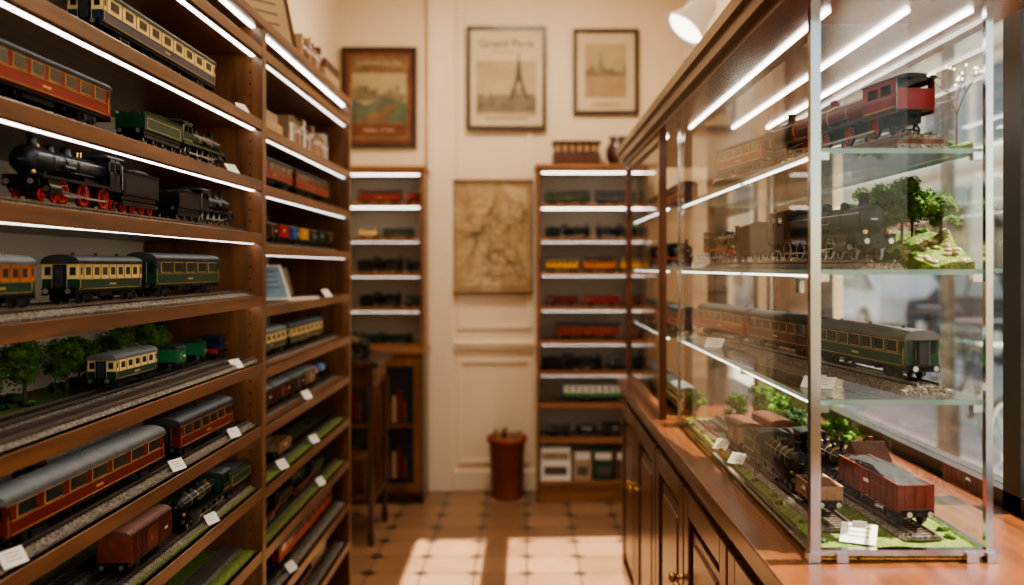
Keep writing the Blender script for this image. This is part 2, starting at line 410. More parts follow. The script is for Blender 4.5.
    for sy in(-1,1):
        y=sy*(gw/2+.0045)
        b.box(((xs[0]+xs[-1])/2,y,rr*.72),(span+.006,.0018,.0035),'steel')
        cyx=x1-Ll*.17; cz=rr*1.05
        b.cyl((cyx-Ll*.06,sy*W*.42,cz),(cyx+Ll*.06,sy*W*.42,cz),H*.075,'black',n=14)
        b.cyl((cyx-Ll*.063,sy*W*.42,cz),(cyx+Ll*.063,sy*W*.42,cz),H*.045,'steel',n=12)
        b.box((cyx,sy*W*.36,cz+H*.09),(Ll*.11,W*.2,H*.09),'black')
        b.cyl((cyx-Ll*.06,sy*W*.42,cz),(xs[-2],y+sy*.002,rr*.72),.0013,'steel',n=6)
        b.cyl((cyx-Ll*.05,sy*W*.42,cz+H*.05),(xs[-1]-.002,y+sy*.003,rr*1.5),.001,'steel',n=6)
        b.cyl((xs[-2],y+sy*.003,rr*.72),(xs[-2]+.008,y+sy*.003,rr*1.7),.001,'steel',n=6)
        for x in xs: b.cyl((x,y-.002,rr*.72),(x,y+.002,rr*.72),.002,'steel',n=8)
        b.cyl((cx,sy*W*.32,zr+.002),(cx,sy*W*.32,zr+.008),.003,'black',n=8)
    rs=rd*.5
    for k in range(bogw): wheelset(b,x1-Ll*.10-k*Ll*.13,rs,gw,'dgrey' if wheel=='black' else wheel,8,rim)
    if Ll>.2: wheelset(b,x0+Ll*.06,rs,gw,'dgrey',8,rim)
    buffers(b,x1-.006,1,W,H*.27,beam)
    for sy in(-1,1):
        b.lathe([(.0035,0),(.0035,.006),(.0025,.007)],(x1-.010,sy*W*.30,zr+.004),(1,0,0),10,'brass')
        b.bb(x1-.014,x1-.006,sy*W*.30-.0025,sy*W*.30+.0025,zr-.004,zr+.001,'black')
    b.box((x1-.008,0,H*.20),(.004,W*.7,.004),'black')
    b.cyl((x0+.002,0,H*.28),(x0-.008,0,H*.28),.002,'black',n=6)
    if tender:
        t1=x0-.006; t0=-L/2+.006
        tz0=H*.30; tz1=H*.66
        b.bb(t0,t1,-W*.42,W*.42,H*.22,tz0,'black')
        b.bb(t0,t1,-W/2,W/2,tz0,tz1,cabc)
        b.bb(t0-.001,t1+.001,-W/2-.001,W/2+.001,tz1-.0015,tz1+.0005,body)
        for sy in(-1,1):
            b.box(((t0+t1)/2,sy*W*.5,tz1+.003),((t1-t0),.0015,.008),cabc,Matrix.Rotation(-sy*.35,3,'X'))
            for za in(tz0+.004,tz1-.006):
                b.box(((t0+t1)/2,sy*(W/2+.0004),za),((t1-t0)*.88,.0008,.0009),band)
            for xa in(t0+(t1-t0)*.06,t1-(t1-t0)*.06): b.box((xa,sy*(W/2+.0004),(tz0+tz1)/2-.001),(.0009,.0008,tz1-tz0-.010),band)
        def hc(x,y): return tz1+H*.05+H*.08*(1-abs(2*(x-(t0+t1)/2)/(t1-t0)))+.004*noise.noise(Vector((x*220,y*220,1)))
        b.terrain(t0+.006,t1-.004,-W*.42,W*.42,tz1,hc,22,12,'coal')
        n=3 if Lt<.14 else 4
        for k in range(n): wheelset(b,t0+(k+.5)*(t1-t0)/n,rs*1.15,gw,'dgrey' if wheel=='black' else wheel,8,rim)
        for sy in(-1,1): b.box(((t0+t1)/2,sy*(gw/2+.006),rs*1.7),((t1-t0)*.95,.003,rs*.9),'black')
        buffers(b,t0,-1,W,H*.27,'black')
    return b
def gondola(L,H,W,body='rbrown',load=None):
    b=MB(); r=H*.17; gw=W*.62; z0=r*1.9; zt=H
    b.bb(-L/2+.006,L/2-.006,-W*.45,W*.45,z0,z0+.004,'black')
    x0=-L/2+.006;x1=L/2-.006;t=.002
    for sy in(-1,1): b.bb(x0,x1,min(sy*W/2,sy*(W/2-t)),max(sy*W/2,sy*(W/2-t)),z0+.002,zt,body)
    for xx in(x0,x1-t): b.bb(xx,xx+t,-W/2+t,W/2-t,z0+.002,zt,body)
    b.bb(x0,x1,-W/2+t,W/2-t,z0+.003,z0+.006,'brown')
    n=max(5,int(L/.022))
    for k in range(n+1):
        xx=x0+.001+k*(x1-x0-.002)/n
        for sy in(-1,1): b.box((xx,sy*(W/2+.0009),(z0+zt)/2),(.0022,.0018,zt-z0),body)
    for sy in(-1,1):
        b.bb(x0-.001,x1+.001,sy*W/2-.0018,sy*W/2+.0022,zt-.0015,zt+.001,body)
        for q in(.33,.66): b.bb(x0,x1,sy*W/2-.0012,sy*W/2+.0012,z0+(zt-z0)*q,z0+(zt-z0)*q+.0008,'brown')
        b.box((0,sy*(W/2+.0014),z0+(zt-z0)*.6),(.02,.001,.006),'tagw')
    for xx in(x0-.0005,x1+.0005):
        for q in(-.3,0,.3): b.box((xx,q*W,(z0+zt)/2),(.0025,.0025,zt-z0),body)
    if L>.12: bogie(b,-L*.32,r*2.8,W,r,gw); bogie(b,L*.32,r*2.8,W,r,gw)
    else:
        for sx in(-1,1):
            wheelset(b,sx*L*.27,r*1.1,gw)
            for sy in(-1,1): b.box((sx*L*.27,sy*(gw/2+.006),r*1.4),(r*1.6,.003,r*1.2),'black')
    for sx in(-1,1): buffers(b,sx*L/2,sx,W,z0+.002)
    if load:
        def hc(x,y): return zt-.002+H*.12*(1-abs(2*x/(L)))+.004*noise.noise(Vector((x*200,y*200,1)))
        b.terrain(x0+t,x1-t,-W/2+t,W/2-t,z0+.006,hc,24,12,load)
    return b
def van(L,H,W,body='brown',roof='roofgrey'):
    b=MB(); r=H*.13; gw=W*.62; z0=r*1.9; zt=H*.86
    b.bb(-L/2+.005,L/2-.005,-W*.45,W*.45,z0-.002,z0+.003,'black')
    x0=-L/2+.006;x1=L/2-.006
    b.bb(x0,x1,-W/2,W/2,z0+.003,zt,body)
    b.prism(archprof(W,zt,H-zt),x0-.003,x1+.003,roof,True)
    np=int((x1-x0)/.005)
    for sy in(-1,1):
        for k in range(np+1):
            xx=x0+k*(x1-x0)/np
            b.box((xx,sy*(W/2+.0002),(z0+zt)/2),(.0007,.0006,zt-z0-.004),'black')
        for q in(0,.28,.72,1): b.box((x0+.001+q*(x1-x0-.002),sy*(W/2+.0008),(z0+zt)/2+.001),(.0022,.0018,zt-z0-.003),body)
        b.box((0,sy*(W/2+.0010),(z0+zt)/2),((x1-x0)*.26,.0016,(zt-z0)*.86),body)
        b.box((0,sy*(W/2+.0022),zt-.003),((x1-x0)*.62,.0012,.0015),'black'); b.box((0,sy*(W/2+.0022),z0+.005),((x1-x0)*.62,.0012,.0015),'black')
        b.box((.006,sy*(W/2+.0024),(z0+zt)/2),(.001,.0012,.012),'steel')
        b.box((-(x1-x0)*.36,sy*(W/2+.0012),(z0+zt)/2),(.014,.0008,.005),'tagw')
        for s in(-1,1):
            a=math.atan2(zt-z0-.008,(x1-x0)*.26)
            b.box((s*(x1-x0)*.36,sy*(W/2+.0007),(z0+zt)/2),(math.hypot(zt-z0-.008,(x1-x0)*.26),.0012,.0018),body,Matrix.Rotation(-s*a,3,'Y'))
    for xx in(x0,x1):
        for q in(-.45,-.15,.15,.45): b.box((xx,q*W,(z0+zt)/2),(.0024,.0022,zt-z0),body)
    for sx in(-1,1):
        wheelset(b,sx*L*.27,r*1.15,gw)
        for sy in(-1,1): b.box((sx*L*.27,sy*(gw/2+.006),r*1.4),(r*1.8,.003,r*1.2),'black')
        buffers(b,sx*L/2,sx,W,z0+.001)
    return b
def tanker(L,H,W,body='blue'):
    b=MB(); r=H*.16; gw=W*.62; z0=r*1.9
    b.bb(-L/2+.006,L/2-.006,-W*.42,W*.42,z0,z0+.004,'black')
    rr=(H-z0-.012)/2; zc=z0+.006+rr
    b.lathe([(.0001,0),(rr*.6,.002),(rr,.008),(rr,L-.028),(rr*.6,L-.022),(.0001,L-.020)],(-L/2+.010,0,zc),(1,0,0),20,body)
    b.cyl((0,0,zc+rr-.002),(0,0,H),.006,body)
    for x in(-L*.25,L*.25): b.box((x,0,z0+.006),(.006,W*.7,.010),'black'); wheelset(b,x,r*1.1,gw); b.ring((x,0,zc),(1,0,0),rr*1.03,rr*.9,.0015,'steel')
    for sx in(-1,1): buffers(b,sx*L/2,sx,W,z0+.002)
    for sy in(-1,1): b.box((0,sy*rr*.99,zc),(L*.4,.002,.006),'tagw')
    return b
def shunter(L,H,W,body='brightred',c2='blue'):
    b=MB(); r=H*.16; gw=W*.62; z0=r*1.9
    b.bb(-L/2+.006,L/2-.006,-W/2,W/2,z0,z0+.004,'black')
    b.bb(-L/2+.010,L*.1,-W*.34,W*.34,z0+.004,H*.68,body)
    b.bb(L*.1,L*.38,-W*.46,W*.46,z0+.004,H*.92,c2)
    b.bb(L*.08,L*.40,-W*.5,W*.5,H*.92,H,'roofdark')
    for sy in(-1,1):
        for k in(0,1): b.box((L*(.17+.13*k),sy*W*.461,H*.75),(L*.09,.0015,H*.2),'glassdark')
        for k in range(5): b.box((-L*.38+k*L*.09,sy*W*.341,H*.5),(L*.03,.0012,H*.2),'black')
        b.cyl((-L/2+.01,sy*W*.48,H*.6),(L*.08,sy*W*.48,H*.6),.0006,'steel',n=5)
    b.box((L*.39,0,H*.75),(.001,W*.6,H*.18),'glassdark')
    for k in(-1,0,1): wheelset(b,k*L*.27,r*1.1,gw)
    for sx in(-1,1): buffers(b,sx*L/2,sx,W,z0+.002,'brightred')
    return b
def track_into(b,L,yo=0,z=0,bw=.062,g=.0375,ballast=True):
    if ballast: b.prism([(yo-bw/2,z),(yo+bw/2,z),(yo+bw/2-.007,z+.007),(yo-bw/2+.007,z+.007)],-L/2,L/2,'ballast')
    n=int(L/.014)
    for k in range(n):
        x=-L/2+(k+.5)*L/n; b.bb(x-.0028,x+.0028,yo-g*.68,yo+g*.68,z+.0065,z+.0088,'sleeper')
    for sy in(-1,1):
        b.bb(-L/2,L/2,yo+sy*g/2-.0013,yo+sy*g/2+.0013,z+.0088,z+.0128,'rail')
TR=.013
def tree(h,seed,nl=700,mat='leaf',wide=.42,ls=.0045):
    rd=random.Random(seed); b=MB()
    b.cyl((0,0,0),(h*.01,0,h*.5),h*.028,'trunk',h*.018,7); b.cyl((h*.01,0,h*.5),(0,0,h*.86),h*.018,'trunk',h*.005,6)
    cl=[]
    for k in range(11):
        a=rd.random()*6.28; rr=h*wide*rd.uniform(.15,.75); z=h*rd.uniform(.42,.88)
        c=Vector((rr*math.cos(a),rr*math.sin(a),z)); cl.append((c,h*rd.uniform(.13,.22)))
        b.cyl((0,0,z-h*.18),c,h*.009,'trunk',h*.003,5)
    cl.append((Vector((0,0,h*.86)),h*.15))
    vs=[];fs=[]
    for k in range(nl):
        c,r=cl[rd.randrange(len(cl))]
        d=Vector((rd.gauss(0,1),rd.gauss(0,1),rd.gauss(0,.8))).normalized()*r*rd.uniform(.55,1.05)
        p=c+d
        if p.z>h: p.z=h
        u=Vector((rd.gauss(0,1),rd.gauss(0,1),rd.gauss(0,1))).normalized(); w=u.orthogonal().normalized()
        s=ls*rd.uniform(.6,1.3); o=len(vs)
        vs+= [p-u*s,p+w*s*.7,p+u*s,p-w*s*.7]; fs.append((o,o+1,o+2,o+3))
    b.add(vs,fs,mat)
    for c,r in cl: b.blob(c,(r*.6,r*.6,r*.5),mat,seed+c.z*50,.5,5,2.5)
    return b
TREES=[tree(.1,s,2200,m,ls=.0025).mesh('model_tree') for s,m in((1,'leaf'),(2,'leafd'),(3,'leaf'))]
TREES.append(tree(.1,5,2000,'leafd',.30,ls=.0025).mesh('model_tree'))
def bushm(seed,mat):
    rd=random.Random(seed); b=MB(); vs=[];fs=[]
    for k in range(3): b.blob((rd.uniform(-.008,.008),rd.uniform(-.008,.008),.008),(.010,.010,.009),mat,seed+k,.6,5,2.5)
    for k in range(240):
        d=Vector((rd.gauss(0,1),rd.gauss(0,1),abs(rd.gauss(0,1)))).normalized()*rd.uniform(.010,.019); d.z*=.9
        u=Vector((rd.gauss(0,1),rd.gauss(0,1),rd.gauss(0,1))).normalized(); w=u.orthogonal().normalized(); s=.0028; o=len(vs)
        vs+= [d-u*s,d+w*s*.7,d+u*s,d-w*s*.7]; fs.append((o,o+1,o+2,o+3))
    b.add(vs,fs,mat); return b.mesh('model_bush')
BUSH=[bushm(1,'leaf'),bushm(2,'leafd')]
def trees(lst,which='model_tree'):
    for x,y,z,h,k in lst: inst(which,TREES[k],(x,y,z),U(0,6),h/.1)
def tag(x,y,z,rz,w=.042,h=.026,tilt=.9):
    b=MB(); rot=Matrix.Rotation(tilt,3,'X')
    b.box((0,0,h/2*math.sin(tilt)+.0006),(w,h,.0008),'tagw',rot)
    n=rot@Vector((0,0,1))
    for k,wd in enumerate((.7,.5,.62)):
        p=Vector((0,0,h/2*math.sin(tilt)+.0006))+rot@Vector((0,h*(.28-.22*k),0))+n*.0006
        b.box(p,(w*wd,h*.035,.0002),'ink',rot)
    b.box(Vector((0,h*.42*math.cos(tilt)*.9,h*.30)),(w*.4,.001,h*.6),'tagw')
    b.put('price_tag',(x,y,z),rz)
def book_row(b,x0,x1,y0,z0,hmax,cols,along='x',d=.12):
    x=x0
    while x<x1-.01:
        w=U(.010,.03); h=hmax*U(.7,1)
        c=random.choice(cols)
        if x+w>x1:break
        if along=='x': b.bb(x,x+w-.001,y0,y0+d,z0,z0+h,c); b.bb(x+.001,x+w-.002,y0-.0005,y0+.001,z0+h*.7,z0+h*.8,'tagw')
        else: b.bb(y0,y0+d,x,x+w-.001,z0,z0+h,c); b.bb(y0+d-.001,y0+d+.0005,x+.001,x+w-.002,z0+h*.7,z0+h*.8,'tagw')
        x+=w

# ---------------------------------------------------------------- room shell
XL,XR,YB,YF,ZC=-1.16,.95,5.5,-1.6,3.3
b=MB(); b.bb(XL-.1,XR+.1,YF-.1,YB+.1,-.1,0,'tiles'); b.put('floor')
b=MB(); b.bb(XL-.1,XR+.1,YF-.1,YB+.1,ZC,ZC+.1,'ceil'); b.put('ceiling')
b=MB(); b.bb(XL-.1,XL,YF,YB,0,ZC,'wallc'); b.put('wall_left')
b=MB(); b.bb(XL-.1,XR+.1,YB,YB+.1,0,ZC,'wallc'); b.put('wall_back')
b=MB()
b.bb(XL-.1,XR+.1,YF-.1,YF,0,ZC,'wallc'); b.put('wall_front')
T=.12
b=MB()
WY0,WY1,WZ0,WZ1=-1.0,3.05,.86,2.7
b.bb(XR,XR+T,YF,WY0,0,ZC,'wallc'); b.bb(XR,XR+T,WY0,WY1,0,WZ0,'wallc'); b.bb(XR,XR+T,WY0,WY1,WZ1,ZC,'wallc')
b.bb(XR,XR+T,WY1,3.70,0,ZC,'wallc'); b.bb(XR,XR+T,3.70,4.68,2.2,ZC,'wallc'); b.bb(XR,XR+T,4.68,YB,0,ZC,'wallc')
b.put('wall_right')
b=MB()
fx0,fx1=XR+.01,XR+.07
for y in(WY0,.55,1.75,WY1-.05): b.bb(fx0,fx1,y,y+.065,WZ0,WZ1,'winframe')
b.bb(fx0,fx1,WY0,WY1,WZ0,WZ0+.05,'winframe'); b.bb(fx0,fx1,WY0,WY1,WZ1-.05,WZ1,'winframe')
b.bb(XR+.035,XR+.04,WY0+.05,WY1-.05,WZ0+.05,WZ1-.05,'glass'); b.put('window_1')
b=MB() # door
dy0,dy1=3.705,4.675
for a,c in((dy0,dy0+.11),(dy1-.11,dy1)): b.bb(fx0,fx1,a,c,0.0,2.195,'winframe')
b.bb(fx0,fx1,dy0+.11,dy1-.11,0,.42,'winframe'); b.bb(fx0,fx1,dy0+.11,dy1-.11,2.0,2.195,'winframe'); b.bb(fx0,fx1,dy0+.11,dy1-.11,1.42,1.49,'winframe')
b.bb(XR+.035,XR+.04,dy0+.11,dy1-.11,.42,2.0,'glass')
b.cyl((fx0-.04,dy0+.06,1.0),(fx0-.04,dy0+.06,1.14),.008,'brass'); 
for z in(1.0,1.14): b.cyl((fx0,dy0+.06,z),(fx0-.04,dy0+.06,z),.007,'brass')
b.put('door_1')
b=MB()
def pil(x0,x1):
    b.bb(x0,x1,YB-.05,YB,0,ZC,'trimc'); b.bb(x0+.03,x0+.035,YB-.055,YB-.05,.2,ZC,'trimc'); b.bb(x1-.035,x1-.03,YB-.055,YB-.05,.2,ZC,'trimc')
pil(-.60,-.45)
b.put('trim_1',bevel=.004)
def panel(x0,x1,z0,z1,name):
    b=MB(); w=.024
    for (a,c,d,e) in((x0,x1,z0,z0+w),(x0,x1,z1-w,z1),(x0,x0+w,z0+w,z1-w),(x1-w,x1,z0+w,z1-w)):
        b.bb(a,c,YB-.014,YB,d,e,'trimc')
    for (a,c,d,e) in((x0+w,x1-w,z0+w,z0+w+.008),(x0+w,x1-w,z1-w-.008,z1-w)):
        b.bb(a,c,YB-.007,YB,d,e,'trimc')
    b.put(name,bevel=.003)
panel(-.42,.03,.16,.80,'trim_2'); panel(-.42,.03,.98,3.08,'trim_3')
b=MB(); b.bb(-.45,.04,YB-.03,YB,.86,.91,'trimc'); b.bb(-.45,.04,YB-.04,YB,.885,.90,'trimc'); b.put('trim_4',bevel=.004)
b=MB(); b.bb(-.45,XR,YB-.025,YB,0,.12,'trimc'); b.put('baseboard_back',bevel=.004)
b=MB(); b.bb(XL,XL+.02,3.75,5.15,0,.12,'trimc'); b.put('baseboard_left',bevel=.004)
b=MB(); b.bb(XL,XR,YB-.10,YB,ZC-.10,ZC,'trimc'); b.bb(XL,XR,YB-.06,YB,ZC-.15,ZC-.10,'trimc'); b.put('trim_5',bevel=.01)

# ---------------------------------------------------------------- left shelving unit
FX=-.72; BX=-1.04; Y0,YM,Y1=.55,2.45,3.66
NL=[.585,.387,.222,.079,-.09,-.27,-.44,-.61,-.78,-.95,-1.12]
FL=[.585,.375,.215,.05,-.12,-.29,-.45,-.62,-.79,-.96,-1.12]
TH=.022
b=MB()
b.bb(BX-.012,BX,Y0,Y1,.0,E+.66,'backing')
for y,w in((Y0,.03),(YM-.012,.034),(Y1-.03,.03)): b.bb(BX,FX+.004,y,y+w,0,E+.66,'woodZ')
b.bb(BX-.012,FX+.008,Y0,Y1,E+.65,E+.675,'woodY')
for LV,a,c,far in((NL,Y0+.03,YM-.012,0),(FL,YM+.022,Y1-.03,1)):
    for z in LV:
        b.bb(BX,FX,a,c,E+z-TH/2,E+z+TH/2,'woodY')
        b.bb(FX-.012,FX+.003,a,c,E+z-TH/2-.006,E+z+TH/2,'woodY')
        if far: b.bb(FX-.022,FX-.013,a+.01,c-.01,E+z-TH/2-.0075,E+z-TH/2-.0005,'ledw') if z>-.3 else None
        elif z>-.2: b.bb(FX-.026,FX-.014,a+.01,c-.01,E+z-TH/2-.0060,E+z-TH/2-.0005,'led')
        elif z>-.9: b.bb(FX-.026,FX-.018,a+.01,c-.01,E+z-TH/2-.003,E+z-TH/2-.0005,'led')
    b.bb(FX-.026,FX-.014,a+.01,c-.01,E+.645,E+.6495,'led')
for i in range(60):
    z=.12+i*.031
    b.cyl((FX-.03,YM-.0125,z),(FX-.03,YM-.0119,z),.003,'black',n=8)
b.put('wooden_shelving_unit',bevel=.0015)

W=.062
def LY(pl,pr,Xf=-.752,w=W):
    return F*(-(Xf-w))/(VX-pl), F*(-Xf)/(VX-pr)
def left(mbf,pl,pr,z,name,Xf=-.752,dirn=-1,w=W):
    y0,y1=LY(pl,pr,Xf,w); L=y1-y0
    b=mbf(L,w); b.put(name,(Xf-w/2,(y0+y1)/2,z),dirn*math.pi/2)
def sh(i,LV=NL): return E+LV[i]+TH/2+.0003
def trackrow(i,LV,ya,yb,xs,base=None,nm='model_railway_track',bw=.062):
    b=MB(); L=yb-ya
    if base: b.bb(-L/2,L/2,-.14,.148,0,.004,base)
    z=.004 if base else 0
    for x in xs: track_into(b,L,yo=(x+.88),z=z,bw=bw)
    b.put(nm,(-.88,(ya+yb)/2,sh(i,LV)),-math.pi/2)
    return sh(i,LV)+z+TR
n0,n1=.60,2.43
CX=-.752-W/2
zA=trackrow(1,NL,n0,n1,[CX])
left(lambda L,w:coach(L,.092,w,'navy','cream','roofdark',9,stripe='gold'),66,216,zA,'model_passenger_coach')
zB=trackrow(2,NL,n0,n1,[CX])
left(lambda L,w:coach(L,.088,w,'red',None,'roofdark',8,wframe='cream'),-90,112,zB,'model_passenger_coach')
left(lambda L,w:steam(L,.085,w*.95,'green','black','steel',3,.40,band='gold',beam='black',cabc='green',boiler='black'),113,228,zB,'model_steam_locomotive',dirn=1)
zC=trackrow(3,NL,n0,n1,[CX])
left(lambda L,w:steam(L,.108,w,'black','brightred','brightred',3,.36,band='dgrey',beam='black',bogw=2,big=1.15),-2,160,zC,'model_steam_locomotive')
left(lambda L,w:steam(L,.088,w*.95,'black','black','steel',4,.36,band='dgrey',beam='black'),150,236,zC,'model_steam_locomotive',dirn=1)
zD=trackrow(4,NL,n0,n1,[CX],'ballast')
left(lambda L,w:coach(L,.080,w,'green','orange','roofgrey',6),-90,37,zD,'model_passenger_coach')
left(lambda L,w:coach(L,.083,w,'green','cream','roofdark',7),40,143,zD,'model_passenger_coach')
left(lambda L,w:coach(L,.092,w,'green',None,'roofdark',5,wframe='cream'),124,220,zD,'model_passenger_coach')
XE=-.808-.055/2
zE=trackrow(5,NL,n0,n1,[-.755,XE],'grassl')
left(lambda L,w:coach(L,.072,w,'green','cream','roofgrey',5),86,158,zE,'model_passenger_coach',Xf=-.808,w=.055)
left(lambda L,w:van(L,.060,w,'lgreen','roofdark'),152,186,zE,'model_freight_wagon',Xf=-.808,w=.055)
left(lambda L,w:van(L,.060,w,'lgreen','green'),181,206,zE,'model_freight_wagon',Xf=-.808,w=.055)
left(lambda L,w:shunter(L,.060,w,'brightred','navy'),198,236,zE,'model_diesel_locomotive',Xf=-.808,w=.055)
zt=sh(5)+.004
trees([(-.93,1.30,zt,.12,2),(-.97,1.42,zt,.12,3),(-.91,1.50,zt,.10,0),(-.93,1.665,zt,.13,2),(-.92,1.80,zt,.110,0),(-.96,1.93,zt,.105,2),(-.93,2.03,zt,.120,0),(-.93,2.21,zt,.118,2),(-.98,2.35,zt,.12,3),(-.91,1.22,zt,.10,0),(-.97,1.15,zt,.12,1)])
for k in range(22): inst('model_bush',BUSH[k%3%2],(-.905-R()*.1,1.1+R()*1.3,zt),R()*6,U(.6,1.1))
b=MB(); b.cyl((0,0,0),(0,0,.09),.0016,'green',.0010); b.cyl((0,0,.09),(.02,0,.098),.001,'green'); b.lathe([(.001,.002),(.006,-.004),(.0055,-.005)],(.02,0,.098),(0,0,1),10,'green'); b.cyl((0,0,0),(0,0,.008),.004,'green')
b.put('model_street_lamp',(-.875,1.67,zt)); 
zF=trackrow(6,NL,n0,n1,[-.772,-.862],'ballast')
left(lambda L,w:coach(L,.088,w,'maroon',None,'roofgrey',7,wframe='cream'),-40,166,zF,'model_passenger_coach',Xf=-.741)
left(lambda L,w:coach(L,.088,w,'maroon',None,'roofdark',6),150,234,zF,'model_passenger_coach',Xf=-.741)
left(lambda L,w:coach(L,.086,w,'maroon',None,'roofgrey',6),10,110,zF,'model_passenger_coach',Xf=-.831)
zG=trackrow(7,NL,n0,n1,[-.772,-.862],'grass')
left(lambda L,w:van(L,.088,w,'rbrown','brown'),96,172,zG,'model_freight_wagon',Xf=-.741)
left(lambda L,w:steam(L,.088,w,'black','black','steel',3,.38,cabc='green',beam='black'),160,252,zG,'model_steam_locomotive',Xf=-.741,dirn=-1)
zH=trackrow(8,NL,n0,n1,[-.80,-.93],'grassl')
for k in range(22): inst('model_bush',BUSH[k%2],(U(-1.02,-.99) if k%2 else U(-.875,-.86),1.6+R()*.8,sh(8)+.004),R()*6,.5)
for k in range(14): inst('model_bush',BUSH[k%2],(-1.0,1.3+R()*1.1,sh(7)+.004),R()*6,U(.8,1.3))
trackrow(9,NL,n0,n1,[-.80],'grass')
for i,px in((1,246),(2,236),(5,240),(6,238),(6,182),(7,216),(6,20),(7,118)):
    y=F*.722/(VX-px); tag(FX-.012,y,sh(i)+(.004 if i>3 else 0),math.radians(72),tilt=.95)

# far bay
f0,f1=YM+.03,Y1-.04
def ftrain(i,mbf,ya,yb,name,zoff=TR,x=-.79,d=-1):
    b=mbf(yb-ya); b.put(name,(x,(ya+yb)/2,sh(i,FL)+zoff),d*math.pi/2)
FW=.062
for i in(2,3,5,6): trackrow(i,FL,f0,f1,[-.79])
ftrain(2,lambda L:coach(L,.092,FW,'red',None,'roofdark',6,wframe='red'),f0+.01,2.92,'model_passenger_coach')
ftrain(2,lambda L:coach(L,.092,FW,'red',None,'roofdark',6,wframe='red'),2.95,3.45,'model_passenger_coach')
cols=['green','brown','brightred','blue','yellow','navy']
yy=f0+.01
for k in range(8):
    L=.12; ftrain(3,lambda L:(van(L,.062,FW,cols[k%6]) if k%2 else gondola(L,.055,FW,cols[k%6],'coal')),yy,yy+L,'model_freight_wagon'); yy+=.13
ftrain(5,lambda L:coach(L,.085,FW,'green','cream','roofgrey',6),f0+.01,2.85,'model_passenger_coach')
ftrain(5,lambda L:coach(L,.085,FW,'green','cream','roofdark',7),2.88,3.35,'model_passenger_coach')
yy=f0+.01
for k,(c,L) in enumerate((('brown',.2),('rbrown',.2),('brown',.17),('tan',.15),('brightred',.11),('blue',.11))):
    ftrain(6,lambda L:(van(L,.075,FW,c) if k<4 else tanker(L,.065,FW,c)),yy,yy+L,'model_freight_wagon'); yy+=L+.008
for i,bs in((7,'grassl'),(8,'grass'),(9,'ballast'),(10,'ballast')): trackrow(i,FL,f0,f1,[-.79,-.90],bs)
z4=.004+TR
ftrain(7,lambda L:gondola(L,.05,FW,'tan'),2.75,2.9,'model_freight_wagon',z4)
ftrain(8,lambda L:steam(L,.085,FW,'green'),2.95,3.35,'model_steam_locomotive',z4)
ftrain(8,lambda L:steam(L,.085,FW,'black'),2.5,2.9,'model_steam_locomotive',z4)
ftrain(9,lambda L:coach(L,.088,FW,'brightred',None,'roofgrey',9),2.75,3.5,'model_passenger_coach',z4)
ftrain(10,lambda L:steam(L,.09,FW,'navy'),2.9,3.4,'model_steam_locomotive',z4)
trees([(-.98,2.6+.12*k,sh(7,FL)+.004,U(.07,.11),k%4) for k in range(8)])
for k in range(16): inst('model_bush',BUSH[k%2],(-.842-R()*.008 if k%2 else -.99,2.55+R()*1.0,sh(7,FL)+.004),R()*6,.6)
for i,ys in((7,(2.7,3.1)),(8,(3.2,)),(6,(3.0,)),(4,(3.3,)),(9,(2.8,))):
    for y in ys: tag(FX-.014,y,sh(i,FL)+(.004 if i>6 else 0),math.radians(75),.05,.032)
def easel(x,y,z,w,h,mat,rz,fr='dwood',name='framed_picture',tl=72):
    b=MB(); rot=Matrix.Rotation(math.radians(tl),3,'X'); c=Vector((0,0,h/2*math.sin(math.radians(tl))+.003))
    b.box(c,(w,h,.008),fr,rot); b.box(c+rot@Vector((0,0,.0045)),(w*.86,h*.88,.001),mat,rot)
    for k in range(4): b.box(c+rot@Vector((0,h*(.3-.15*k),.0055)),(w*.6,h*.03,.0004),'ink',rot)
    b.box((0,h*.25,h*.3),(.01,.004,h*.58),fr,Matrix.Rotation(-.35,3,'X'))
    b.put(name,(x,y,z),rz)
M('bluep',(.20,.30,.36),.7,ns=12,amt=.4)
easel(-.86,2.62,sh(4,FL),.15,.10,'sepia',math.radians(60)); easel(-.83,2.84,sh(4,FL),.16,.125,'bluep',math.radians(50),'tagw',tl=62); easel(-.88,3.15,sh(4,FL),.14,.11,'sepia',math.radians(60))
b=MB(); b.box((0,0,.004),(.2,.13,.008),'tagw'); b.box((0,0,.0085),(.17,.1,.001),'sepia'); b.put('open_booklet',(-.80,3.0,sh(4,FL)),1.3)
b=MB(); book_row(b,2.95,3.55,-.98,sh(1,FL),.13,['sepia','paper','brown','tan','sepia','maroon'],'y',.2); b.put('catalogue_row')
b=MB(); b.bb(-.95,-.76,2.6,2.8,sh(1,FL),sh(1,FL)+.05,'tan'); b.bb(-.93,-.77,2.61,2.78,sh(1,FL)+.05,sh(1,FL)+.08,'sepia'); b.put('cardboard_box_stack')
zt=E+.6755
b=MB(); b.bb(-1.0,-.76,2.1,2.4,zt,zt+.12,'brown'); b.bb(-1.005,-.755,2.095,2.405,zt+.1,zt+.13,'dwood'); b.put('wooden_crate')
easel(-.84,2.78,zt,.26,.24,'sepia',math.radians(50))
b=MB(); book_row(b,3.0,3.3,-.95,zt,.12,['brown','maroon','sepia','tan'],'y',.2); b.put('book_row')
b=MB()
for k in range(3): b.bb(-.95+.01*k,-.75,3.33+.01*k,3.6,zt+.035*k,zt+.035*k+.034,['tan','sepia','brown'][k])
b.put('cardboard_box_stack')

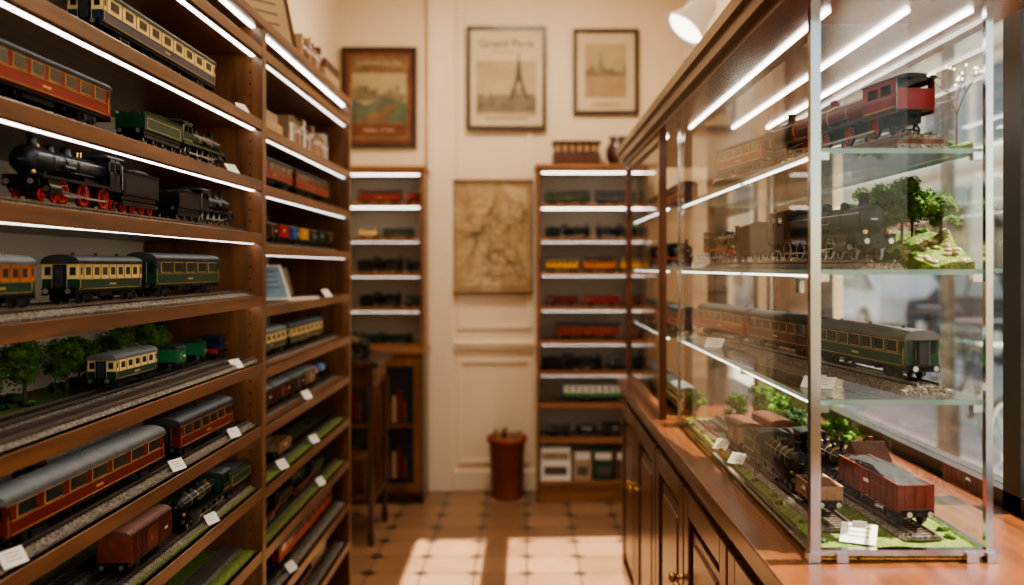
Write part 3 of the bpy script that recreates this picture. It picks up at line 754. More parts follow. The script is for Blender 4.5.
# ---------------------------------------------------------------- back shelves
def zY(y,Yd=5.2): return E+(VY-y)/(F/Yd)
def backshelf(name,x0,x1,ys,base=None):
    b=MB(); yf,yb=5.2,5.47
    top=zY(ys[0])
    zb=0 if base is None else base
    b.bb(x0,x1,yb,yb+.012,zb,top,'backing')
    for x in(x0,x1-.022): b.bb(x,x+.022,yf,yb,zb,top+.01,'woodZ')
    for k,y in enumerate(ys):
        z=zY(y); b.bb(x0+.022,x1-.022,yf,yb,z-.012,z+.012,'woodX')
        if k<2: b.bb(x0+.03,x1-.03,yf+.008,yf+.018,z-.018,z-.0125,'led')
        elif k<7: b.bb(x0+.03,x1-.03,yf+.012,yf+.018,z-.0148,z-.0125,'ledw')
    b.bb(x0-.01,x1+.01,yf-.012,yb+.01,top+.01,top+.035,'woodX')
    if base is None: b.bb(x0+.022,x1-.022,yf+.01,yb,0,zY(ys[-1])-.011,'woodX')
    return b
RY=[170,206,240,274,309,343,374,406,441,484]
backshelf('x',.055,.70,RY).put('bookcase',bevel=.002)
LYs=[172,205,240,275,310,347]
b=backshelf('x',-1.13,-.595,LYs,.86)
b.bb(-1.13,-.595,5.16,5.48,.04,.86,'dwood'); b.bb(-1.14,-.585,5.14,5.48,.86,.885,'woodX'); b.bb(-1.13,-.595,5.18,5.48,0,.04,'dwood')
for x0,x1 in((-1.12,-.87),(-.86,-.605)):
    for (a,c,d,e) in((x0,x1,.07,.12),(x0,x1,.79,.84),(x0,x0+.045,.12,.79),(x1-.045,x1,.12,.79)): b.bb(a,c,5.145,5.16,d,e,'woodZ')
    b.bb(x0+.045,x1-.045,5.155,5.16,.12,.79,'glassdark')
    b.bb(x0+.045,x1-.045,5.15,5.156,.44,.46,'woodZ')
    for z in (.15,.47):
        for k in range(4): b.bb(x0+.06+.03*k,x0+.08+.03*k,5.148,5.155,z,z+.12+.03*(k%3),['brown','sepia','maroon','brown'][k])
b.put('display_cabinet',bevel=.002)
def bt(x0,x1,y,mb,name,yd=5.30,flip=0):
    mb.put(name,((x0+x1)/2,yd,zY(y)+.0125),math.pi*flip)
def bX(px): return (px-VX)/(F/5.2)
def bcoach(px0,px1,y,*a,**k):
    x0,x1=bX(px0),bX(px1); bt(x0,x1,y,coach(x1-x0,k.pop('H',.085),.06,*a,**k),'model_passenger_coach')
def bsteam(px0,px1,y,c='black',H=.085,flip=0):
    x0,x1=bX(px0),bX(px1); bt(x0,x1,y,steam(x1-x0,H,.055,c,beam='black',rim='dgrey',band='dgrey',tender=.35 if x1-x0>.2 else 0),'model_steam_locomotive',flip=flip)
def bwag(px0,px1,y,c,kind='v',H=.07):
    x0,x1=bX(px0),bX(px1); L=x1-x0
    bt(x0,x1,y,van(L,H,.055,c) if kind=='v' else (gondola(L,H,.055,c,'coal') if kind=='g' else tanker(L,H,.055,c)),'model_freight_wagon')
bcoach(545,592,206,'green',None,'roofdark',6,wframe='green'); bcoach(596,638,206,'navy',None,'roofdark',6,wframe='navy')
bsteam(545,592,240); bsteam(596,640,240,flip=1)
bcoach(545,580,274,'yellow',None,'roofgrey',5); bcoach(583,618,274,'orange',None,'roofdark',5); bcoach(621,643,274,'yellow',None,'roofgrey',3)
bwag(546,580,309,'maroon'); bwag(583,622,309,'red'); bwag(624,642,309,'brown')
bcoach(555,622,343,'red','red','roofdark',9,H=.10,wframe='cream')
bsteam(541,605,374,H=.10); bwag(608,640,374,'dgrey','v',.085)
bcoach(563,624,406,'lgreen','paper','roofgrey',8,H=.115)
bwag(547,572,441,'dgrey'); bwag(575,600,441,'black','t'); bwag(603,630,441,'dgrey','g')
b=MB()
for k,(a,c,m_) in enumerate(((541,571,'paper'),(574,592,'sepia'),(594,614,'green'),(616,640,'brown'))):
    x0,x1=bX(a),bX(c); z=zY(484)+.0125; b.bb(x0,x1,5.24,5.28,z,z+.19-.02*(k%2),m_); b.bb(x0+.01,x1-.01,5.2385,5.24,z+.12,z+.16,'tagw' if k else 'sepia'); b.bb(x0+.02,x1-.02,5.2385,5.24,z+.03,z+.08,'ink')
b.put('magazine_row')
bcoach(355,400,205,'red',None,'roofdark',6,wframe='red'); bwag(403,422,205,'red')
bcoach(356,376,240,'cream',None,'roofgrey',3,H=.07); bcoach(380,412,240,'green',None,'roofdark',5,H=.06,wframe='green')
bsteam(354,402,275,H=.1); bsteam(404,423,275,'navy')
bsteam(356,400,310,'black',H=.095); bwag(403,422,310,'green')
bsteam(355,412,347,'green',H=.07)
zt=zY(170)+.0355
b=MB(); x0,x1=bX(553),bX(601)
b.bb(x0,x1,5.24,5.42,zt,zt+.07,'dwood'); b.bb(x0+.01,x1-.01,5.25,5.41,zt+.07,zt+.125,'brown'); b.bb(x0-.005,x1+.005,5.235,5.425,zt+.125,zt+.14,'dwood')
for k in range(6): b.bb(x0+.01+.045*k,x0+.045+.045*k,5.236,5.24,zt+.015,zt+.055,'brown'); b.bb(x0+.02+.042*k,x0+.04+.042*k,5.245,5.25,zt+.08,zt+.115,'tan')
b.put('antique_cash_register',bevel=.003)
b=MB(); b.lathe([(.045,0),(.07,.03),(.078,.09),(.06,.13),(.05,.15),(.065,.17),(.06,.17),(.045,.15)],(0,0,0),(0,0,1),24,'dwood'); b.put('ceramic_vase',(bX(621),5.32,zt))

# pot
b=MB(); b.lathe([(.076,0),(.086,.02),(.106,.33),(.118,.332),(.120,.365),(.108,.367),(.104,.33),(.086,.27),(.0001,.27)],(0,0,0),(0,0,1),32,'terracotta')
for k in range(7):
    a=k*.9; b.cyl((math.cos(a)*.03,math.sin(a)*.03,.27),(math.cos(a)*.075,math.sin(a)*.075,U(.38,.415)),.014,['sepia','tan','brown'][k%3],n=10)
b.put('terracotta_pot',(-.118,5.31,0))

# desk
b=MB(); x0,x1,y0,y1,h=-1.10,-.72,4.35,4.85,.90
b.bb(x0,x1,y0,y1,h-.03,h,'dwood'); b.bb(x0+.03,x1-.03,y0+.03,y1-.03,h-.13,h-.03,'dwood')
for x in(x0+.04,x1-.04):
    for y in(y0+.04,y1-.04):
        b.lathe([(.014,0),(.02,.04),(.012,.08),(.016,.3),(.022,.42),(.013,.46),(.018,.6),(.024,h-.13)],(x,y,0),(0,0,1),14,'dwood')
b.bb(x0+.03,x1-.03,y0+.03,y1-.03,.2,.22,'dwood')
b.box((x1-.028,(y0+y1)/2,h-.08),(.004,.3,.07),'woodY'); b.cyl((x1-.026,(y0+y1)/2,h-.08),(x1-.008,(y0+y1)/2,h-.08),.01,'brass')
b.put('console_table',bevel=.002)
b=steam(.3,.14,.09,'black',tender=0,beam='black'); b.put('model_steam_locomotive',(-.86,4.52,.9003),math.radians(-60))
b=MB(); b.lathe([(.05,0),(.05,.01),(.008,.02),(.006,.12),(.06,.13),(.07,.16),(.04,.19),(.0001,.195)],(0,0,0),(0,0,1),20,'brass'); b.put('brass_desk_lamp',(-1.0,4.72,.9003))
b=MB()
b.bb(-1.0,-.82,4.5,4.72,.2203,.40,'brown'); 
for k in range(6): b.bb(-1.005,-.815,4.495,4.725,.235+.028*k,.245+.028*k,'dwood')
b.put('wicker_basket')

# posters
def poster(name,pxa,pxb,ya,yb,Yd,art,bg,fr='pframe',fw=.022):
    s=F/Yd; x0,x1=(pxa-VX)/s,(pxb-VX)/s; z1,z0=E+(VY-ya)/s,E+(VY-yb)/s; w=x1-x0;h=z1-z0
    b=MB(); b.bb(-w/2,w/2,.004,.02,-h/2,h/2,bg)
    for (a,c,d,e) in((-w/2,w/2,-h/2,-h/2+fw),(-w/2,w/2,h/2-fw,h/2),(-w/2,-w/2+fw,-h/2+fw,h/2-fw),(w/2-fw,w/2,-h/2+fw,h/2-fw)): b.bb(a,c,-.008,.02,d,e,fr)
    art(b,w-2*fw,h-2*fw)
    return b.put(name,((x0+x1)/2,Yd-.0205,(z0+z1)/2)),w,h
def flat(b,pts,mat,y=.0035):
    b.add([(p[0],y,p[1]) for p in pts],[tuple(range(len(pts)))],mat)
M('skyp',(.42,.33,.19),.8,ns=6,amt=.15); M('tealp',(.10,.125,.08),.8,ns=8,amt=.3); M('redp',(.16,.055,.030),.8,ns=8,amt=.25); M('brownp',(.20,.12,.06),.8,ns=14,amt=.35); M('creamp',(.60,.48,.32),.8,ns=6,amt=.05); M('graypp',(.20,.155,.10),.8,ns=14,amt=.3)
def eiffel(b,cx,z0,h,mat,y):
    w=h*.22
    flat(b,[(cx-w*.36,z0+h*.37),(cx+w*.36,z0+h*.37),(cx+w*.14,z0+h*.7),(cx+w*.04,z0+h*.95),(cx,z0+h),(cx-w*.04,z0+h*.95),(cx-w*.14,z0+h*.7)],mat,y)
    for s in(-1,1): flat(b,[(cx+s*w,z0),(cx+s*w*.62,z0+h*.18),(cx+s*w*.34,z0+h*.38),(cx+s*w*.06,z0+h*.36),(cx+s*w*.32,z0+h*.18),(cx+s*w*.62,z0)],mat,y)
    for q,ww in((.17,.72),(.37,.42),(.7,.18)): flat(b,[(cx-w*ww,z0+h*q),(cx+w*ww,z0+h*q),(cx+w*ww,z0+h*(q+.03)),(cx-w*ww,z0+h*(q+.03))],mat,y-.0002)
def skyline(b,w,z0,h,mat,y,seed):
    rd=random.Random(seed); x=-w/2
    while x<w/2-.01:
        q=min(rd.uniform(.015,.04),w/2-x); hh=h*rd.uniform(.35,1); flat(b,[(x,z0),(x+q,z0),(x+q,z0+hh),(x+q/2,z0+hh*1.15),(x,z0+hh)],mat,y); x+=q
def art1(b,w,h):
    flat(b,[(-w*.46,-h*.46),(w*.46,-h*.46),(w*.46,h*.46),(-w*.46,h*.46)],'creamp',.0036)
    flat(b,[(-w*.42,-h*.40),(w*.42,-h*.40),(w*.42,h*.18),(-w*.42,h*.18)],'skyp',.0033)
    skyline(b,w*.82,-h*.22,h*.07,'graypp',.003,3); eiffel(b,w*.17,-h*.22,h*.50,'ink',.0026)
    flat(b,[(-w*.41,-h*.36),(w*.41,-h*.36),(w*.41,-h*.22),(-w*.41,-h*.22)],'graypp',.0028)
    flat(b,[(-w*.3,-h*.43),(w*.3,-h*.43),(w*.3,-h*.415),(-w*.3,-h*.415)],'ink',.0024)
def art2(b,w,h):
    flat(b,[(-w*.36,-h*.33),(w*.36,-h*.33),(w*.36,h*.36),(-w*.36,h*.36)],'skyp',.0034)
    flat(b,[(-w*.36,-h*.33),(w*.36,-h*.33),(w*.36,-h*.08),(-w*.36,-h*.02)],'sepia',.003)
    skyline(b,w*.70,-h*.06,h*.14,'graypp',.0027,9); eiffel(b,-w*.08,-h*.02,h*.3,'graypp',.0024)
    for k in range(3): flat(b,[(-w*.25,-h*(.40+.02*k)),(w*.25,-h*(.40+.02*k)),(w*.25,-h*(.392+.02*k)),(-w*.25,-h*(.392+.02*k))],'sepia',.0024)
def art3(b,w,h):
    flat(b,[(-w*.44,-h*.45),(w*.44,-h*.45),(w*.44,h*.45),(-w*.44,h*.45)],'brownp',.0036)
    flat(b,[(-w*.40,-h*.26),(w*.40,-h*.26),(w*.40,h*.26),(-w*.40,h*.26)],'skyp',.0033)
    flat(b,[(-w*.40,-h*.26),(w*.40,-h*.26),(w*.40,-h*.06),(w*.1,-h*.0),(-w*.2,-h*.08),(-w*.40,-h*.02)],'tealp',.0028)
    flat(b,[(-w*.38,-h*.25),(w*.1,-h*.25),(w*.30,-h*.07),(w*.24,-h*.06)],'brownp',.0025)
    skyline(b,w*.78,-h*.04,h*.16,'graypp',.0030,5)
    flat(b,[(-w*.40,-h*.42),(w*.40,-h*.42),(w*.40,-h*.29),(-w*.40,-h*.29)],'redp',.003)
def arttext(obj,txt,size,z,mat,x=0):
    c=bpy.data.curves.new('lettering','FONT'); c.body=txt; c.size=size; c.align_x='CENTER'; c.align_y='CENTER'
    o=bpy.data.objects.new('lettering',c); bpy.context.scene.collection.objects.link(o); c.materials.append(MATS[mat])
    o.parent=obj; o.rotation_euler=(math.pi/2,0,0); o.location=(x,.0015,z)
p,w,h=poster('framed_poster',467,546,27,130,5.485,art1,'creamp'); arttext(p,'Grand Paris',.070,h*.33,'ink'); arttext(p,'EXPOSITION',.030,h*.245,'sepia')
p,w,h=poster('framed_poster',573,638,30,115,5.5,art2,'creamp')
p,w,h=poster('framed_poster',342,417,48,148,5.5,art3,'redp'); arttext(p,'CHEMINS DE FER',.036,h*.34,'creamp'); arttext(p,'PARIS - LYON',.03,-h*.33,'creamp')
def artmap(b,w,h):
    rd=random.Random(4)
    for (x0,x1,z0,z1) in((-.47,.47,-.47,-.46),(-.47,.47,.46,.47),(-.47,-.455,-.47,.47),(.455,.47,-.47,.47)): flat(b,[(w*x0,h*z0),(w*x1,h*z0),(w*x1,h*z1),(w*x0,h*z1)],'maplines',.0025)
    for k in range(70):
        x,z=rd.uniform(-w*.4,w*.4),rd.uniform(-h*.4,h*.4); a=rd.uniform(0,6.28)
        t=rd.choice((.0016,.0016,.0040)); mt='maplines' if t<.002 else 'sepia'
        for s in range(12):
            x2,z2=x+math.cos(a)*.022,z+math.sin(a)*.022; a+=rd.uniform(-.7,.7)
            if abs(x2)>w*.45 or abs(z2)>h*.45: break
            n=Vector((-(z2-z),0,x2-x)).normalized()*t
            b.add([(x-n.x,.0025,z-n.z),(x2-n.x,.0025,z2-n.z),(x2+n.x,.0025,z2+n.z),(x+n.x,.0025,z+n.z)],[(0,1,2,3)],mt); x,z=x2,z2
    for k in range(50):
        x,z=rd.uniform(-w*.42,w*.42),rd.uniform(-h*.42,h*.42); q=rd.uniform(.01,.03); flat(b,[(x,z),(x+q,z),(x+q,z+.004),(x,z+.004)],'maplines',.0023)
poster('framed_map',450,533,180,293,5.48,artmap,'mapm','brown',.010)

# ---------------------------------------------------------------- counter
CZ=E-.46; CX0,CX1=.377,.86; CY0,CY1=.75,3.73
b=MB()
b.bb(CX0+.03,CX1,CY0+.02,CY1-.02,.08,CZ-.03,'cwoodZ'); b.bb(CX0+.06,CX1,CY0+.04,CY1-.04,0,.08,'dwood')
b.bb(CX0-.006,CX1,CY0,CY1,CZ-.03,CZ,'cwoodY'); b.bb(CX0+.006,CX1,CY0+.01,CY1-.01,CZ-.055,CZ-.03,'cwoodY'); b.bb(CX0+.018,CX1,CY0+.015,CY1-.015,CZ-.07,CZ-.055,'cwoodY')
n=6; dw=(CY1-CY0-.06)/n
for k in range(n):
    a=CY0+.03+k*dw+.008; c=a+dw-.016; xf=CX0+.012; z0,z1=.11,CZ-.085
    b.bb(xf,CX0+.03,a,a+.06,z0,z1,'cwoodZ'); b.bb(xf,CX0+.03,c-.06,c,z0,z1,'cwoodZ')
    b.bb(xf,CX0+.03,a+.06,c-.06,z1-.06,z1,'cwoodY'); b.bb(xf,CX0+.03,a+.06,c-.06,z0,z0+.06,'cwoodY')
    b.bb(xf+.008,CX0+.03,a+.085,c-.085,z0+.085,z1-.085,'cwoodZ'); b.bb(xf+.003,CX0+.03,a+.11,c-.11,z0+.11,z1-.11,'cwoodZ')
    ky=c-.03 if k%2==0 else a+.03
    b.lathe([(.006,0),(.006,.012),(.013,.018),(.014,.024),(.008,.03),(.0001,.031)],(xf,ky,z1-.24),(-1,0,0),14,'brass')
b.bb(CX0+.03,CX1,CY1-.02,CY1-.012,.1,CZ-.08,'cwoodZ')
b.put('shop_counter',bevel=.004)
b=MB(); b.bb(CX1+.002,XR-.002,CY0,2.9,CZ-.06,CZ-.02,'cwoodY'); b.put('window_sill_board',bevel=.003)

# near glass case
gx0,gx1,gy0,gy1=.45,.722,1.41,2.66
GT=E+.425
b=MB()
b.bb(.377,.80,1.30,3.70,GT,GT+.03,'cwoodY'); b.bb(.367,.81,1.29,3.71,GT+.03,GT+.055,'cwoodY')
b.bb(.392,.78,1.315,3.69,GT-.018,GT,'cwoodY')
for x in(.475,.60,.70): b.bb(x-.004,x+.004,1.42,2.62,GT-.023,GT-.0185,'led')
b.bb(.43,.440,2.8,3.6,GT-.023,GT-.0185,'led')
for x,y,rr in((gx0,gy0,.0078),(gx1,gy0,.0055),(gx1,gy1,.004),(gx0,gy1,.004)):
    b.bb(x-rr,x+rr,y-rr,y+rr,CZ+.0005,GT-.018,'chrome')
b.bb(gx0-.008,gx1+.008,gy0-.008,gy0+.006,CZ+.010,CZ+.019,'chrome'); b.bb(gx0-.005,gx0+.003,gy0,gy1,CZ+.010,CZ+.015,'chrome'); b.bb(gx1-.004,gx1+.006,gy0,gy1,CZ+.010,CZ+.018,'chrome')
for x in(gx0-.004,gx0+.04,gx1-.03,gx1+.002):
    b.box((x,gy0-.004,CZ+.008),(.018,.020,.0145),'chrome'); 
GS=[.183,-.008,-.213]
for z in GS:
    for x,y,s in((gx0,gy0,1),(gx1,gy0,-1)):
        b.box((x+s*.016,gy0+.006,E+z-.009),(.014,.014,.012),'chrome')
    for y in(1.9,gy1-.02): b.box((gx0+.012,y,E+z-.008),(.02,.014,.010),'chrome')
    b.bb(gx0+.008,gx0+.0125,gy0+.03,gy1-.03,E+z-.0085,E+z-.0045,'ledw')
def gpl(b,axis,c,a0,a1,z0,z1):
    if axis=='x': b.add([(c,a0,z0),(c,a1,z0),(c,a1,z1),(c,a0,z1)],[(0,1,2,3)],'glass')
    else: b.add([(a0,c,z0),(a1,c,z0),(a1,c,z1),(a0,c,z1)],[(0,1,2,3)],'glass')
gpl(b,'x',gx0,gy0+.010,gy1-.006,CZ+.017,GT-.019)
gpl(b,'y',gy0,gx0+.010,gx1-.007,CZ+.023,GT-.019)
gpl(b,'x',gx1,gy0+.007,gy1-.006,CZ+.019,GT-.019)
for z in GS:
    zz=E+z; xa,xb,ya,yb=gx0+.006,gx1-.006,gy0+.006,gy1-.012
    vs=[(xa,ya,zz-.004),(xb,ya,zz-.004),(xb,yb,zz-.004),(xa,yb,zz-.004),(xa,ya,zz+.004),(xb,ya,zz+.004),(xb,yb,zz+.004),(xa,yb,zz+.004)]
    b.add(vs,[(0,3,2,1),(4,5,6,7)],'glassshelf'); b.add(vs,[(0,1,5,4),(1,2,6,5),(2,3,7,6),(3,0,4,7)],'glassedge')
b.box((gx0-.004,1.47,E-.03),(.010,.014,.024),'chrome')
hx0,hx1,hy0,hy1=.40,.76,2.72,3.66
for x in(hx0,hx1-.03):
    for y in(hy0,hy1-.03): b.bb(x,x+.022,y,y+.022,CZ+.0005,GT-.018,'cwoodZ')
b.bb(hx0,hx0+.022,hy0+.022,hy1-.03,CZ+.0005,CZ+.03,'cwoodY'); b.bb(hx0,hx0+.022,hy0+.022,hy1-.03,GT-.04,GT-.018,'cwoodY')
gpl(b,'x',hx0+.012,hy0+.022,hy1-.03,CZ+.03,GT-.04)
for z in GS:
    zz=E+z; b.bb(hx0+.03,hx1-.03,hy0+.01,hy1-.01,zz-.004,zz+.004,'glassshelf'); b.bb(hx0+.028,hx0+.0295,hy0+.03,hy1-.03,zz-.004,zz+.004,'glassedge'); b.bb(hx0+.032,hx0+.037,hy0+.04,hy1-.04,zz-.008,zz-.0045,'ledw')
b.put('glass_display_case')

# ---- case contents
def diag(P0,P1):
    d=Vector((P1[0]-P0[0],P1[1]-P0[1],0)); return math.atan2(d.y,d.x),d.length
def on(P0,P1,ya,yb,z,mbf,name,flip=False):
    def at(y):
        t=(y-P0[1])/(P1[1]-P0[1]); return Vector((P0[0]+t*(P1[0]-P0[0]),y,0))
    A,B=at(yb),at(ya); c=(A+B)/2; L=(A-B).length; ang,_=diag(P0,P1)
    b=mbf(L); b.put(name,(c.x,c.y,z),ang+(math.pi if flip else 0))
def dtrack(P0,P1,z,base=True,bw=.085,name='model_railway_track',th=.008):
    ang,L=diag(P0,P1); b=MB()
    if base: b.bb(-L/2,L/2,-bw/2,bw/2,0,th,'ballast')
    track_into(b,L,0,th if base else 0,bw=min(bw,.068))
    b.put(name,((P0[0]+P1[0])/2,(P0[1]+P1[1])/2,z),ang); return z+(th if base else 0)+TR
s1,s2,s3=[E+z+.0043 for z in GS]
P0,P1=(.512,2.60),(.652,1.46)
z=dtrack(P0,P1,s3)
on(P0,P1,1.475,1.82,z,lambda L:coach(L,.084,.06,'green',None,'roofgrey',7,wframe='cream'),'model_passenger_coach')
on(P0,P1,1.835,2.19,z,lambda L:coach(L,.086,.06,'brown',None,'roofdark',7,wframe='cream'),'model_passenger_coach')
on(P0,P1,2.205,2.57,z,lambda L:coach(L,.086,.06,'red',None,'roofdark',7,wframe='cream'),'model_passenger_coach')
P0,P1=(.505,2.45),(.578,1.46)
z=dtrack(P0,P1,s2,bw=.08,th=.003)
on(P0,P1,1.475,2.13,z,lambda L:steam(L,.112,.068,'black','black','steel',4,.34,beam='black',band='dgrey',big=1.2),'model_steam_locomotive')
on(P0,P1,2.2,2.43,z,lambda L:steam(L,.09,.06,'black',tender=0),'model_steam_locomotive')
b=MB()
def hh(x,y):
    t=max(0,min(1,(x-.622)/.085)); q=max(0,min(1,(y-1.43)/.10))
    return s2+.006+.055*q*(.35+.65*t)*max(0,min(1,(2.02-y)/.12))+.012*noise.noise(Vector((x*30,y*30,0)))+.004
b.terrain(.625,.712,1.43,2.0,s2,hh,16,60,'grassl')
for k in range(22):
    y=1.437+.004*k; x=.63+R()*.075; b.blob((x,y,hh(x,y)),(.007,.006,.004),'rock',k,.5,5)
b.put('hillside_diorama')
trees([(.650,1.56,hh(.650,1.56)-.002,.115,2),(.69,1.50,hh(.69,1.50)-.002,.085,0),(.66,1.68,hh(.66,1.68)-.002,.115,0),(.685,1.60,hh(.685,1.60)-.002,.095,2),(.66,1.82,hh(.66,1.82)-.002,.085,2),(.69,1.76,hh(.69,1.76)-.002,.07,0),(.645,1.62,hh(.645,1.62)-.002,.10,0)])
for k in range(16):
    x,y=U(.635,.705),U(1.46,1.9); inst('model_bush',BUSH[0],(x,y,hh(x,y)-.002),R()*6,U(.4,.8))
P0,P1=(.505,2.30),(.640,1.455)
b=MB(); ang,L=diag(P0,P1)
b.bb(-L/2,L/2,-.045,.045,0,.012,'ballast'); b.prism([(-.045,.012),(.045,.012),(.040,.020),(-.040,.020)],-L/2,L/2,'brown'); track_into(b,L,0,.02,bw=.07)
b.put('model_railway_track',((P0[0]+P1[0])/2,(P0[1]+P1[1])/2,s1),ang); z=s1+.02+TR
on(P0,P1,1.475,1.99,z,lambda L:steam(L,.104,.068,'black','brightred','dgrey',4,0,cabc='red',boiler='maroon',beam='black',big=1.3),'model_steam_locomotive',flip=True)
on(P0,P1,2.0,2.28,z,lambda L:coach(L,.08,.06,'red',None,'roofdark',5,wframe='cream'),'model_passenger_coach')
b=MB(); 
b.terrain(.685,.714,1.44,1.9,s1,lambda x,y:s1+.010+.010*noise.noise(Vector((x*40,y*40,0))),4,30,'grassl'); b.put('grass_strip')
for k in range(8): inst('model_bush',BUSH[k%2],(U(.69,.708),1.48+.05*k,s1+.010),R()*6,.55)
b=MB(); rd=random.Random(3)
def br(p,d,l,r,lv):
    q=p+d*l; q.x=min(q.x,.714); b.cyl(p,q,r,'trunk',r*.6,5)
    if lv==0: b.blob(q,(.0022,.0022,.0022),'fairy',0,0,4); return
    for k in range(3 if lv>1 else 2):
        nd=(d+Vector((rd.uniform(-.8,.8),rd.uniform(-.8,.8),rd.uniform(-.2,.5)))).normalized(); br(q,nd,l*.72,r*.62,lv-1)
br(Vector((.695,1.455,s1+.010)),Vector((0,0,1)),.05,.0022,3); b.put('twig_tree_with_fairy_lights')
zb=CZ+.0005
b=MB(); 
b.terrain(gx0+.012,gx1-.012,gy0+.014,gy1-.014,zb,lambda x,y:zb+.016+.004*noise.noise(Vector((x*18,y*18,0))),20,80,'grassl')
b.put('grass_diorama_base')
zt=zb+.0185
za=dtrack((.50,2.55),(.525,1.50),zt,base=False,bw=.068)
zc=dtrack((.565,2.60),(.640,1.45),zt+.0002,base=False,bw=.066)
PA=((.50,2.55),(.525,1.50)); PC=((.565,2.60),(.640,1.45))
on(*PC,1.47,1.72,zc,lambda L:gondola(L,.070,.058,'rbrown','coal'),'model_freight_wagon')
on(*PA,1.56,1.665,za,lambda L:gondola(L,.045,.05,'tan','brown'),'model_freight_wagon')
on(*PA,1.70,2.02,za,lambda L:steam(L,.092,.058,'black','black','steel',3,.3,cabc='green',beam='black',big=1.15),'model_steam_locomotive')
on(*PC,1.74,2.06,zc,lambda L:steam(L,.086,.056,'black','brightred','steel',3,.3,beam='black'),'model_steam_locomotive')
on(*PA,2.06,2.19,za,lambda L:van(L,.07,.054,'tan','brown'),'model_freight_wagon')
on(*PC,2.10,2.25,zc,lambda L:van(L,.07,.054,'rbrown','brown'),'model_freight_wagon')
trees([(.66,2.25,zt-.003,.10,1),(.56,2.40,zt+.008,.10,0),(.64,2.38,zt-.003,.12,2),(.69,2.0,zt-.003,.11,2),(.695,1.85,zt-.003,.09,3),(.485,2.60,zt-.003,.09,2),(.66,2.5,zt-.003,.12,0)])
for k in range(34):
    x=random.choice((U(.470,.478),U(.690,.703))); inst('model_bush',BUSH[k%2],(x,U(1.45,2.6),zt-.003),R()*6,U(.3,.6))
b=MB(); b.bb(-.03,.03,-.035,.035,0,.06,'rbrown'); b.prism([(-.040,.06),(.040,.06),(0,.095)],-.034,.034,'brown')
for y in(-.018,.018):
    for z0 in(.01,.036):
        b.box((-.0305,y,z0+.008),(.0015,.012,.016),'glasslit'); b.box((-.031,y,z0+.016),(.0015,.015,.0015),'cream')
for x in(-.012,.012): b.box((x,-.0355,.04),(.010,.0015,.014),'glasslit')
b.box((.012,.01,.092),(.008,.008,.02),'rbrown'); b.put('model_house',(.680,1.80,zt-.002),math.radians(4))
b=MB()
for dx,s in((0,1),(.006,-1)): b.cyl((dx*s,0,0),(dx*s,0,.017),.0016,'navy',n=6)
b.blob((.0,0,.022),(.004,.003,.007),'brown',1,.1,6); b.blob((0,0,.031),(.0024,.0024,.003),'tan',1,.1,6)
for s in(-1,1): b.cyl((s*.0035,0,.026),(s*.005,0,.016),.0011,'brown',n=5)
b.put('model_figurine',(.487,1.9,zt-.001))
tag(.485,2.33,s3,math.radians(-40),.05,.03); tag(.505,1.56,s3,math.radians(-30),.055,.034,.5); tag(.47,2.42,s2,math.radians(-50),.06,.045,1.2); tag(.49,2.28,s1,math.radians(-45),.05,.04,1.2)
tag(.535,1.452,zt,math.radians(-25),.055,.045,.5); tag(.472,2.18,zt,math.radians(-50),.04,.03,.8); tag(.472,2.02,zt,math.radians(-50),.04,.03,.8)
for z0,mbf in((s1,lambda L:coach(L,.08,.06,'red',None,'roofdark',7)),(s2,lambda L:steam(L,.09,.06,'black')),(s3,lambda L:coach(L,.085,.06,'red',None,'roofdark',7)),(CZ+.001,lambda L:coach(L,.085,.06,'green','cream','roofgrey',7))):
    for a,c in((2.79,3.16),(3.2,3.58)):
        mbf(c-a).put('model_steam_locomotive' if z0==s2 else 'model_passenger_coach',(.50,(a+c)/2,z0),-math.pi/2)

# ---------------------------------------------------------------- spot lamp
b=MB(); p=Vector((.655,3.55,E+.975)); ax=Vector((-.62,-.20,-.76)).normalized()
b.lathe([(.030,-.11),(.045,-.10),(.055,-.05),(.062,0),(.088,.05),(.092,.065),(.088,.065),(.060,.01)],p,ax,28,'white',False)
b.lathe([(.0001,0),(.078,.0)],p+ax*.045,ax,24,'bulb',False); b.lathe([(.0001,0),(.030,0)],p-ax*.11,ax,20,'white',False)
q=p-ax*.10; b.cyl(q,q+Vector((.03,.03,.06)),.010,'brass'); b.cyl(q+Vector((.03,.03,.06)),(q.x+.03,q.y+.03,ZC),.008,'brass'); b.cyl((q.x+.03,q.y+.03,ZC-.03),(q.x+.03,q.y+.03,ZC),.05,'brass',n=20)
b.put('spotlight_lamp')
def arealight(name,loc,size,power,col,rot=(0,0,0)):
    l=bpy.data.lights.new(name,'AREA'); l.shape='DISK'; l.size=size; l.energy=power; l.color=col
    o=bpy.data.objects.new(name,l); o.location=loc; o.rotation_euler=rot; bpy.context.scene.collection.objects.link(o); return o
for k,(x,y,pw) in enumerate(((-.05,4.3,36),(-.1,2.3,17),(-.1,.2,20))):  # out-of-view ceiling lamps, added to fill the interior with warm light
    b=MB(); b.cyl((0,0,-.06),(0,0,0),.24,'brass',.20,32); b.lathe([(.23,0),(.20,-.02),(.0001,-.03)],(0,0,-.06),(0,0,1),32,'white',False)
    o=b.put('added_ceiling_light',(x,y,ZC))
    l=arealight('added_fill_source',(0,0,-.10),.42,pw,(1,.84,.66)); l.parent=o
sp=bpy.data.lights.new('spot_source','SPOT'); sp.energy=12; sp.spot_size=1.6; sp.color=(1,.85,.65); sp.shadow_soft_size=.05
o=bpy.data.objects.new('spot_source',sp); bpy.context.scene.collection.objects.link(o); o.location=p+ax*.08; o.rotation_euler=ax.to_track_quat('-Z','Y').to_euler(); o.parent=bpy.data.objects['spotlight_lamp']

